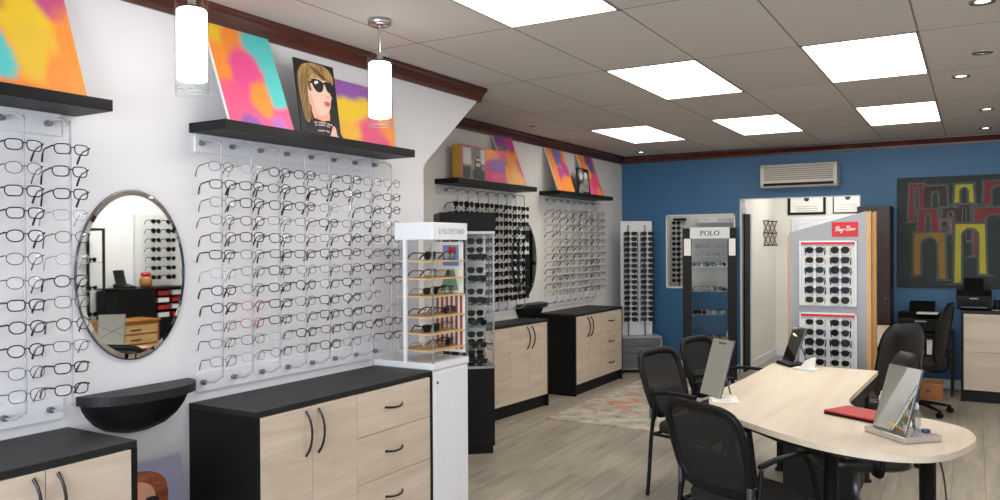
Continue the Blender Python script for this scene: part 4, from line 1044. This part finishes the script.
B(-.2, -.25, .03, .2, .25, .62).build('carcass', 'black', t2, bevel=.004)
for k in range(3):
    d = B(.2, -.24, .05 + k * .188, .216, .24, .05 + k * .188 + .183).build('drawer', 'black', t2, bevel=.002)
    B(.216, -.06, .05 + k * .188 + .13, .226, .06, .05 + k * .188 + .14).build('pull', 'darksteel', d)
for x in (-.16, .16):
    for y in (-.2, .2): MB().cyl((x - .01, y, .018), (x + .01, y, .018), .018, 12).build('caster', 'black_plastic', t2)
o = MB().tube(smooth_path([(3.02, 3.95, .71), (3.06, 3.83, .6), (3.075, 3.80, .35), (3.06, 3.80, .1), (3.08, 3.82, .008), (3.0, 4.1, .006), (3.05, 4.6, .006)], 8), .004, 6).build('power_cord', 'cable')
tag(o, 'thin dark cord hanging from the rounded desk end to the floor', 'cord')

# ------------------------------------------------------------------ chairs
def superloop(hw, hh, p, n): return [(hw * math.copysign(abs(math.cos(2 * PI * k / n)) ** (2 / p), math.cos(2 * PI * k / n)), hh * math.copysign(abs(math.sin(2 * PI * k / n)) ** (2 / p), math.sin(2 * PI * k / n))) for k in range(n)]
def backpt(x, z, zc, lean=.22, curve=.25):
    """point of a raked, cupped backrest; z measured from zc"""
    return (x, -.215 - lean * (z + .2) + curve * x * x * 1.6, zc + z)
def cushion(w, d, z0, z1, y0, m=0):
    mb = MB(); n = 36
    rings = [(.94, z0), (1.0, z0 + .012), (1.0, z1 - .02), (.97, z1 - .006), (.85, z1), (.5, z1 + .002)]
    lp = superloop(w / 2, d / 2, 4.5, n)
    v = [(x * k, y * k + y0, z) for k, z in rings for x, y in lp]
    f = [(i * n + j, i * n + (j + 1) % n, (i + 1) * n + (j + 1) % n, (i + 1) * n + j) for i in range(len(rings) - 1) for j in range(n)]
    mb.add(v, f + [list(range(n))[::-1], list(range(len(v) - n, len(v)))], m, True); return mb
def guest_chair(loc, rz, label):
    t = thing('guest_chair', label, 'chair', loc, rz, 'mesh guest chairs round the desk')
    cushion(.46, .46, .40, .465, .02).build('seat', 'fabric', t)
    zc = .692; n = 40
    def outline(k_): # wide rounded top, narrower bottom
        out_ = []
        for x, z in superloop(.228, .195, 4.6, n):
            sx = 1 - .08 * max(0, -z / .195); out_.append((x * sx * k_, z * k_ if z > 0 else z * k_))
        return out_
    lp = outline(1)
    MB().tube([backpt(x, z, zc, .32) for x, z in lp], .016, 8, closed=True, flat=1.5).build('back_frame', 'black_plastic', t)
    def net(u, v):
        z = -.188 + .376 * v; q = abs(z) / .195; hw = .219 * (1 - q ** 4.6) ** (1 / 4.6) if q < 1 else 0
        hw *= 1 - .08 * max(0, -z / .195)
        return backpt((2 * u - 1) * hw, z, zc, .32)
    MB().grid(net, 12, 12).build('back_mesh', 'meshback', t)
    def lum(u, v):
        z = -.17 + .15 * v; return tuple(Vector(backpt((2 * u - 1) * (.19 - .02 * abs(2 * v - 1)), z, zc, .32)) + Vector((0, .012, 0)))
    MB().grid(lum, 10, 5).build('lumbar_panel', 'fabric', t, solid=.012)
    for sg in (-1, 1):
        # rear leg rises into the back bracket, front leg rises into the arm
        MB().tube(smooth_path([(sg * .25, -.235, 0), (sg * .246, -.225, .12), (sg * .24, -.21, .38), (sg * .225, -.20, .50), (sg * .206, -.20, .58)], 5), .0125, 8).build('leg', 'black_plastic', t)
        MB().tube(smooth_path([(sg * .262, .25, 0), (sg * .26, .235, .2), (sg * .258, .20, .45), (sg * .258, .14, .61), (sg * .258, .10, .655)], 5), .0125, 8).build('leg', 'black_plastic', t)
        ar = MB().tube(smooth_path([(sg * .258, .12, .668), (sg * .262, .03, .672), (sg * .258, -.10, .668), (sg * .246, -.20, .645)], 5), [.017] * 15 + [.012], 8, flat=.7); ar.build('armrest', 'black_plastic', t)
        MB().tube(smooth_path([(sg * .246, -.185, .632), (sg * .245, -.19, .55), (sg * .242, -.205, .42)], 4), .011, 8).build('arm_post', 'black_plastic', t)
        b_ = MB().box(sg * .216 - .012, -.235, .485, sg * .216 + .012, -.19, .555); b_.build('back_bracket', 'darksteel', t, bevel=.004)
    mb = MB(); mb.tube([(-.255, .2, .395), (.255, .2, .395)], .011, 8); mb.tube([(-.24, -.19, .395), (.24, -.19, .395)], .011, 8)
    for sg in (-1, 1): mb.tube([(sg * .24, -.2, .395), (sg * .258, .21, .395)], .011, 8)
    mb.build('seat_frame', 'black_plastic', t)
    mb = MB()
    for k in range(4): mb.cyl((0, 0, 0), (0, 0, 0.001), .001, 4) if False else None
    return t
g0 = guest_chair((2.262, 3.745, 0), 0, 'black mesh guest chair at the rounded desk corner, its back toward the viewer')
def face(dx, dy): return math.atan2(dy, dx) - PI / 2
g0.rotation_euler = (0, 0, face(.45, .89))
dup(g0, (1.66, 5.03, 0), (0, 0, face(.97, -.22)), 'black mesh guest chair beside the rug at the desk side, middle of three')
dup(g0, (1.69, 5.80, 0), (0, 0, face(.97, -.22)), 'black mesh guest chair behind the leaning desk mirror, third from the viewer')

g0.scale = (.94, .96, 1)
def swivel(loc, rz, label, kind):
    t = thing('office_chair', label, 'office chair', loc, rz, 'black office chairs behind the desk')
    cushion(.50, .48, .43, .50, .02).build('seat', 'leather' if kind != 'mesh' else 'fabric', t)
    if kind == 'mesh':
        zc = .76; n = 40; lp = [(x * (1 - .15 * max(0, z / .27)), z) for x, z in superloop(.23, .27, 3, n)]
        MB().tube([backpt(x, z, zc, .16, .3) for x, z in lp], .014, 8, closed=True, flat=1.4).build('back_frame', 'black_plastic', t)
        def net(u, v):
            z = -.26 + .52 * v; q = min(abs(z) / .27, .999); hw = .222 * (1 - q ** 3) ** (1 / 3) * (1 - .15 * max(0, z / .27)); return backpt((2 * u - 1) * hw, z, zc, .16, .3)
        MB().grid(net, 10, 12).build('back_mesh', 'meshback', t)
        bz = .55
    else:
        top = {'high': .34, 'low': .27}[kind]; zc = .70 if kind == 'high' else .74
        def pad(s_):
            def fn(u, v):
                z = -.20 + (top + .20) * v; q = (2 * v - 1); hw = (.215 if kind == 'high' else .165) * (1 - abs(q) ** 5 * .45) * (1 - .12 * v); e = (2 * u - 1)
                p = Vector(backpt(e * hw, z, zc, .16, .2)); b_ = (1 - abs(e) ** 4) * (1 - abs(q) ** 6)
                return tuple(p + Vector((0, s_ * (.008 + .035 * b_), 0)))
            return fn
        mb = MB().grid(pad(1), 12, 16); mb.grid(pad(-1), 12, 16)
        mb.build('backrest', 'leather', t)
        bz = .55
    MB().tube(smooth_path([(0, -.05, .41), (0, -.20, .40), (0, -.27, .46), (0, -.265, .62)], 5), .02, 8, flat=.6).build('back_bracket', 'black_plastic', t)
    for sg in (-1, 1):
        a_ = MB().tube(smooth_path([(sg * .20, .0, .42), (sg * .28, .0, .43), (sg * .29, .0, .55), (sg * .285, .0, .66)], 4), .014, 8).build('arm_support', 'black_plastic', t)
        MB().tube([(sg * .285, -.13, .668), (sg * .287, .0, .672), (sg * .28, .12, .668)], [.02, .024, .02], 8, flat=.5).build('arm_pad', 'black_plastic', a_)
    MB().lathe([(0, .06), (.03, .06), (.03, .22), (.018, .225), (.018, .40), (.10, .41), (.10, .428), (0, .428)], 16).build('gas_column', 'darksteel', t)
    for k in range(5):
        a_ = 2 * PI * k / 5 + .3; c_, s_ = math.cos(a_), math.sin(a_)
        l = MB().tube([(c_ * .025, s_ * .025, .10), (c_ * .16, s_ * .16, .085), (c_ * .30, s_ * .30, .062)], [.028, .022, .015], 8, flat=.7).build('base_arm', 'black_plastic', t)
        MB().cyl((c_ * .295 - s_ * .02, s_ * .295 + c_ * .02, .027), (c_ * .295 + s_ * .02, s_ * .295 - c_ * .02, .027), .027, 14).build('caster', 'black_plastic', l)
    return t
swivel((2.53, 6.40, 0), face(-.76, .65), 'black leather high-back office chair just past the far desk end', 'high')
swivel((2.62, 4.66, 0), face(-.85, -.52), 'black low-back office chair tucked into the desk curve behind the mirror', 'low')
swivel((2.70, 8.48, 0), face(-.97, .2), 'black mesh task chair seen side-on near the ash drawer cabinet', 'mesh')

# ------------------------------------------------------------------ things on the desk
def counter_mirror(loc, rz, w, h, lean, label, base=True, mark=True):
    t = thing('counter_mirror', label, 'tabletop mirror', loc, rz, 'tabletop mirrors on the desk')
    if base == 'dark':
        B(-w * .55, -.045, 0, w * .55, .09, .022).build('base_block', 'black_plastic', t, bevel=.003)
    elif base:
        B(-w * .62, -.03, 0, w * .62, .16, .026).build('base_block', 'steel_pale', t, bevel=.003)
    z0 = .028 if base else .004
    pl = B(-w / 2, -.004, 0, w / 2, .004, h).build('plate', 'darksteel', t, (0, .0, z0), (-lean, 0, 0))
    B(-w / 2 + .004, -.0062, .004, w / 2 - .004, -.004, h - .004).build('mirror_face', 'mirror', pl)
    if mark:
        mb = MB(); zz = h * .09 if base else h - .03
        for k in range(6): mb.box(-.03 + k * .011, -.0072, zz, -.023 + k * .011, -.0062, zz + (.012 if k % 2 else .009))
        mb.build('gold_mark', 'gold' if base else 'ink', pl)
    ll = math.sin(lean) * h * .7
    MB().tube([(0, .006 + ll, z0 + math.cos(lean) * h * .7), (0, ll + .07, z0 + .002)], .005, 6).build('stand_strut', 'darksteel', t)
    return t
counter_mirror((1.895, 4.44, .741), math.radians(-38), .19, .33, .30, 'tall tilted tabletop mirror by the white papers at the guest chair side', False)
counter_mirror((2.845, 3.905, .741), math.radians(-46), .205, .295, .31, 'tilted tabletop mirror on a silver base at the rounded desk end')
counter_mirror((2.045, 5.86, .741), math.radians(-52), .18, .255, .36, 'small tilted tabletop mirror at the far desk end before the silver tower', 'dark', False)
# red folder, papers, bottles, card holder
t = thing('laptop', 'closed red laptop lying on the desk behind the silver-based mirror', 'laptop', (2.695, 4.30, .741), math.radians(-28))
B(-.15, -.10, 0, .15, .10, .012).build('base', 'black_plastic', t, bevel=.003); B(-.15, -.10, .0125, .15, .10, .021).build('lid', 'red', t, bevel=.003)
t = thing('notepad', 'white papers with handwriting on the desk beside the tall tilted mirror', 'papers', (1.985, 4.40, .741), math.radians(20))
B(-.07, -.10, 0, .07, .10, .006).build('sheets', 'paper', t)
mb = MB()
for k in range(6): mb.box(-.05, -.075 + k * .026, .0062, -.05 + [.07, .09, .05, .08, .06, .085][k], -.072 + k * .026, .0066)
mb.build('handwriting', 'ink', t)
t = thing('spray_bottle', 'slim clear spray bottle standing beside the silver-based desk mirror', 'bottle', (2.945, 4.035, .741))
MB().lathe([(0, 0), (.016, 0), (.017, .004), (.017, .095), (.009, .105), (.009, .11), (0, .11)], 18).build('body', 'glass_edge', t)
MB().lathe([(0, .11), (.0105, .11), (.0105, .128), (.007, .13), (.007, .138), (0, .138)], 16).build('pump_cap', 'white', t)
t = thing('bottle', 'white bottle with blue label behind the silver-based desk mirror', 'bottle', (2.765, 4.50, .741))
MB().lathe([(0, 0), (.016, 0), (.017, .004), (.017, .075), (.009, .085), (.009, .10), (0, .10)], 18).build('body', 'white', t)
MB().lathe([(.0174, .02), (.0174, .055)], 18).build('label', 'bluecard', t)
t = thing('cosmetic_jar', 'small dark blue jar at the silver base of the desk mirror', 'jar', (2.985, 3.965, .741))
MB().lathe([(0, 0), (.017, 0), (.018, .003), (.018, .022), (0, .022)], 18).build('pot', 'jar_blue', t); MB().lathe([(0, .0225), (.0185, .0225), (.0185, .036), (.017, .038), (0, .038)], 18).build('lid', 'jar_blue', t)
t = thing('pen', 'red pen leaning in the base of the silver desk mirror', 'pen', (2.925, 4.075, .741))
MB().tube([(0, 0, .004), (.015, .02, .10)], .004, 8).build('barrel', 'red', t); MB().tube([(.015, .02, .10), (.017, .0227, .113)], .0045, 8).build('cap', 'black_plastic', t)
t = thing('card_holder', 'white angled card holder on the far desk end by the small mirror', 'card holder', (2.185, 5.72, .741), math.radians(-20))
B(-.075, -.05, 0, .075, .05, .012).build('tray', 'white', t, bevel=.002)
MB().prism([(-.03, .012), (.04, .012), (.05, .085), (.02, .07)], 1, -.035, .04).build('card_stand', 'paper', t)

# ------------------------------------------------------------------ things at the back right
t = thing('side_table', 'low black side table against the blue wall carrying the black printer', 'table', (2.72, 9.72, 0))
B(-.30, -.24, .62, .26, .25, .655).build('tabletop', 'black', t, bevel=.003)
for x in (-.28, .235):
    for y in (-.22, .22): B(x, y - .012, 0, x + .025, y + .012, .62).build('leg', 'black', t)
B(-.26, -.22, .40, .24, .22, .418).build('shelf', 'black', t)
def printer(loc, rz, w, d, h, label):
    t = thing('printer', label, 'printer', loc, rz, 'black printers')
    MB().prism([(-d / 2, 0), (d / 2, 0), (d / 2, h), (-d * .2, h), (-d / 2, h * .72)], 0, -w / 2, w / 2).build('casing', 'black_plastic', t, bevel=.012)
    B(-w * .36, -d / 2 - .10, h * .12, w * .36, -d / 2 + .01, h * .18).build('paper_tray', 'black_gloss', t)
    B(-w * .38, -d / 2 - .003, h * .22, w * .38, -d / 2 + .001, h * .42).build('output_slot', 'dark_void', t)
    B(-w * .12, -d / 2 - .004, h * .55, w * .12, -d / 2 + .002, h * .62).build('badge', 'grey_light', t)
    MB().prism([(.02, h), (d / 2 - .01, h), (d / 2 + .03, h + .11), (d / 2 + .01, h + .115)], 0, -w * .28, w * .28).build('rear_tray', 'black_plastic', t)
    return t
printer((2.68, 9.70, .656), 0, .44, .36, .19, 'black printer on the low side table behind the office chairs')
printer((3.165, 9.60, .916), 0, .31, .32, .19, 'black printer on the ash drawer cabinet under the painting')
o = B(-.10, -.14, 0, .10, .14, .006).build('paper_sheet', 'paper'); o.location = (2.74, 9.62, .846 + .001); tag(o, 'white paper sheet on top of the black printer on the side table', 'paper')
def carton(loc, w, d, h, mat, label, name='box'):
    t = thing(name, label, 'box', loc)
    B(-w / 2, -d / 2, 0, w / 2, d / 2, h * .8).build('body', mat, t, bevel=.002); B(-w / 2 - .003, -d / 2 - .003, h * .8, w / 2 + .003, d / 2 + .003, h).build('lid', mat, t, bevel=.002)
carton((2.73, 9.64, .419), .11, .20, .17, 'paper', 'white box on the side table shelf under the printer')
carton((2.73, 9.56, .2), .10, .10, .12, 'red', 'red box below the white box at the side table') if False else None
carton((2.62, 9.64, .419), .09, .18, .12, 'red', 'red box on the side table shelf beside the white box')
t = thing('drawer_box', 'small varnished wooden drawer box on the floor below the side table', 'box', (2.76, 9.32, 0))
mb = MB(); mb.box(-.13, -.10, 0, .13, .12, .014); mb.box(-.13, .106, .014, .13, .12, .17); mb.box(-.13, -.10, .014, -.116, .106, .17); mb.box(.116, -.10, .014, .13, .106, .17)
mb.build('body', 'drawwood', t); d = B(-.135, -.115, .004, .135, -.10, .165).build('front', 'drawwood', t, bevel=.002); MB().cyl((0, -.115, .09), (0, -.13, .09), .01, 10).build('knob', 'black_plastic', d)
t = thing('cup', 'small dark cup beside the printer on the ash drawer cabinet', 'cup', (3.37, 9.42, .916))
MB().lathe([(0, 0), (.03, 0), (.034, .004), (.036, .10), (.033, .10), (.031, .01), (0, .01)], 18).build('body', 'black_plastic', t); MB().lathe([(0, -.0), (.05, .0), (.055, .004), (0, .004)], 18).build('saucer', 'paper', t)
t = thing('side_desk', 'narrow ash side desk beyond the silver tower beside the mahogany cabinet', 'desk', (2.36, 8.35, 0))
B(-.22, -.85, .712, .13, .85, .74).build('desktop', 'woodtable', t, bevel=.002)
for y in (-.82, .80): B(-.2, y, 0, .11, y + .022, .712).build('side_panel', 'black', t)
B(-.2, -.80, .62, -.18, .80, .71).build('apron', 'black', t)

# ------------------------------------------------------------------ furniture along the opposite wall, seen in the near oval mirror
t = thing('glass_shelving', 'black-framed glass shelving reflected in the near oval mirror', 'shelving', (5.04, 4.86, 0))
for x in (-.15, .13):
    for y in (-.33, .31): B(x, y, 0, x + .022, y + .022, 1.80).build('post', 'black', t)
for z in (.05, 1.775): B(-.15, -.33, z, .15, .33, z + .025).build('frame_plate', 'black', t)
for z in (.55, .85, 1.13, 1.43): B(-.13, -.31, z, .14, .31, z + .007).build('shelf', 'glass_edge', t)
for zi, z in enumerate((.557, .857, 1.137, 1.437)):
    for k in range(3): glasses_small('sunglasses', random.choice(['square', 'oval']), 'black', 'sunlens', (4.95, 5.08 - k * .17, z + .0258), (.05, 0, -PI / 2 + jit(.3)), f'sunglasses {ORD[k]} from the post on {ORD[zi]} shelf up of the mirrored black-framed shelving', 'sunglasses on the mirrored shelving', 'sunglasses')
t = thing('drawer_chest', 'varnished wooden chest of shallow drawers reflected in the near oval mirror', 'chest of drawers', (4.58, 5.22, 0))
B(-.16, -.28, 0, .17, .28, .81).build('carcass', 'drawwood', t); B(-.18, -.29, .81, .17, .29, .83).build('top', 'drawwood', t, bevel=.003)
for k in range(7): 
    d = B(-.172, -.25, .06 + k * .105, -.160, .25, .06 + k * .105 + .085).build('drawer', 'shelfwood', t, bevel=.002); B(-.178, -.06, .09 + k * .105, -.172, .06, .105 + k * .105).build('pull', 'darksteel', d)
t = thing('pigeonhole_cabinet', 'black pigeonhole cabinet reflected in the near oval mirror', 'cabinet', (4.98, 5.72, 0))
mb = MB(); mb.box(-.2, -.45, 0, .2, .45, .80); mb.box(-.2, -.45, .80, .2, -.43, 1.14); mb.box(-.2, .43, .80, .2, .45, 1.14); mb.box(-.2, -.45, 1.12, .2, .45, 1.14); mb.box(.18, -.43, .8, .2, .43, 1.12)
mb.box(-.2, -.10, .8, -.18, .0, 1.12); mb.box(-.2, -.43, .8, -.185, -.10, 1.12)
mb.build('carcass', 'black', t)
for k in range(3): B(-.19, .0, .88 + k * .08, .17, .43, .888 + k * .08).build('shelf', 'black', t)
for k in range(4):
    for q in range(2):
        o = B(-.06, -.07, 0, .06, .07, .05).build('paper_bundle', 'red' if (k + q) % 2 else 'paper'); o.location = (4.86, 5.84 + q * .19, .801 + .0885 * k if k == 0 else .8885 + .08 * (k - 1)); tag(o, f'{"red" if (k + q) % 2 else "white"} paper bundle in {ORD[k]} pigeonhole up, {"inner" if q == 0 else "outer"} stack, seen in the oval mirror', 'papers', 'papers in the mirrored pigeonholes')
t = thing('desk_phone', 'black desk phone with raised display on the mirrored pigeonhole cabinet', 'phone', (4.95, 5.46, 1.141), -PI / 2)
MB().prism([(-.09, 0), (.09, 0), (.09, .05), (-.09, .02)], 0, -.08, .08).build('base', 'black_plastic', t, bevel=.004); MB().prism([(.05, .03), (.07, .03), (.13, .19), (.11, .2)], 0, -.06, .06).build('display', 'black_gloss', t)
t = thing('ornament_jar', 'copper and red ornament jar on the mirrored pigeonhole cabinet', 'jar', (4.95, 5.72, 1.141))
MB().lathe([(0, 0), (.05, 0), (.066, .03), (.07, .08), (.055, .12), (.04, .125)], 20).build('jar', 'drawwood', t); MB().lathe([(.04, .125), (.06, .14), (.05, .165), (0, .175)], 20).build('lid', 'red', t)
t = thing('sunglasses_board', 'white board of sunglasses on the opposite wall reflected in the near oval mirror', 'display stand', (5.19, 5.98, 1.143), -PI / 2)
B(-.24, -.03, 0, .24, -.006, .83).build('board', 'white_dim', t)
for r in range(7):
    for k, x in enumerate((-.13, .07)): glasses_small('sunglasses', random.choice(['square', 'aviator']), 'black', 'sunlens', local((5.19, 5.98, 1.143), -PI / 2, (x, -.17, .75 - r * .108)), (0, 0, -PI / 2 + jit(.1)), f'sunglasses {ORD[r]} from top on the mirrored white board, {"inner" if k else "outer"} column', 'sunglasses on the mirrored white board', 'sunglasses')

# ------------------------------------------------------------------ camera, lights, world
cam = bpy.data.cameras.new('camera'); co = bpy.data.objects.new('camera', cam); COL.objects.link(co); SC.camera = co
cam.sensor_width = 36; cam.lens = 797.46 / 1000 * 36; cam.clip_start = .05; cam.clip_end = 60
yaw, pit, rol = math.radians(30.751), math.radians(-.3696), math.radians(-.3047)
F = Vector((-math.sin(yaw) * math.cos(pit), math.cos(yaw) * math.cos(pit), math.sin(pit)))
R = Vector((math.cos(yaw), math.sin(yaw), 0)); U = R.cross(F)
R2 = R * math.cos(rol) + U * math.sin(rol); U2 = -R * math.sin(rol) + U * math.cos(rol)
co.matrix_world = Matrix(((R2.x, U2.x, -F.x, 3.17), (R2.y, U2.y, -F.y, 0), (R2.z, U2.z, -F.z, 1.6), (0, 0, 0, 1)))

def area(name, loc, rot, sx, sy, power, col):
    l = bpy.data.lights.new(name, 'AREA'); l.shape = 'RECTANGLE'; l.size = sx; l.size_y = sy; l.energy = power; l.color = col
    o = bpy.data.objects.new(name, l); COL.objects.link(o); o.location = loc; o.rotation_euler = rot; return o
area('right_wall_fill', (4.3, 5.4, 2.72), (0, 0, 0), .6, 1.2, 34, (1, .98, .94))  # added fill without a fixture, lifts the right wall reflected in the oval mirror
area('shopfront_daylight', (2.5, YR + .05, 1.4), (PI / 2, 0, 0), 4.4, 2.2, 170, (.86, .92, 1))
for loc, p in (((1.6, 10.9, 2.45), 20), ((-.1, 10.7, 2.5), 6)):
    l = bpy.data.lights.new('back_room_lamp', 'POINT'); l.energy = p; l.shadow_soft_size = .25; l.color = (1, .98, .94)
    o = bpy.data.objects.new('back_room_lamp', l); COL.objects.link(o); o.location = loc
wd = bpy.data.worlds.new('world'); SC.world = wd; wd.use_nodes = True
bg = wd.node_tree.nodes.get('Background'); bg.inputs['Color'].default_value = (.8, .9, 1, 1); bg.inputs['Strength'].default_value = .8
SC.view_settings.view_transform = 'Standard'; SC.view_settings.look = 'None'; SC.view_settings.exposure = .55; SC.view_settings.gamma = 1.0
SC.cycles.transparent_max_bounces = 24
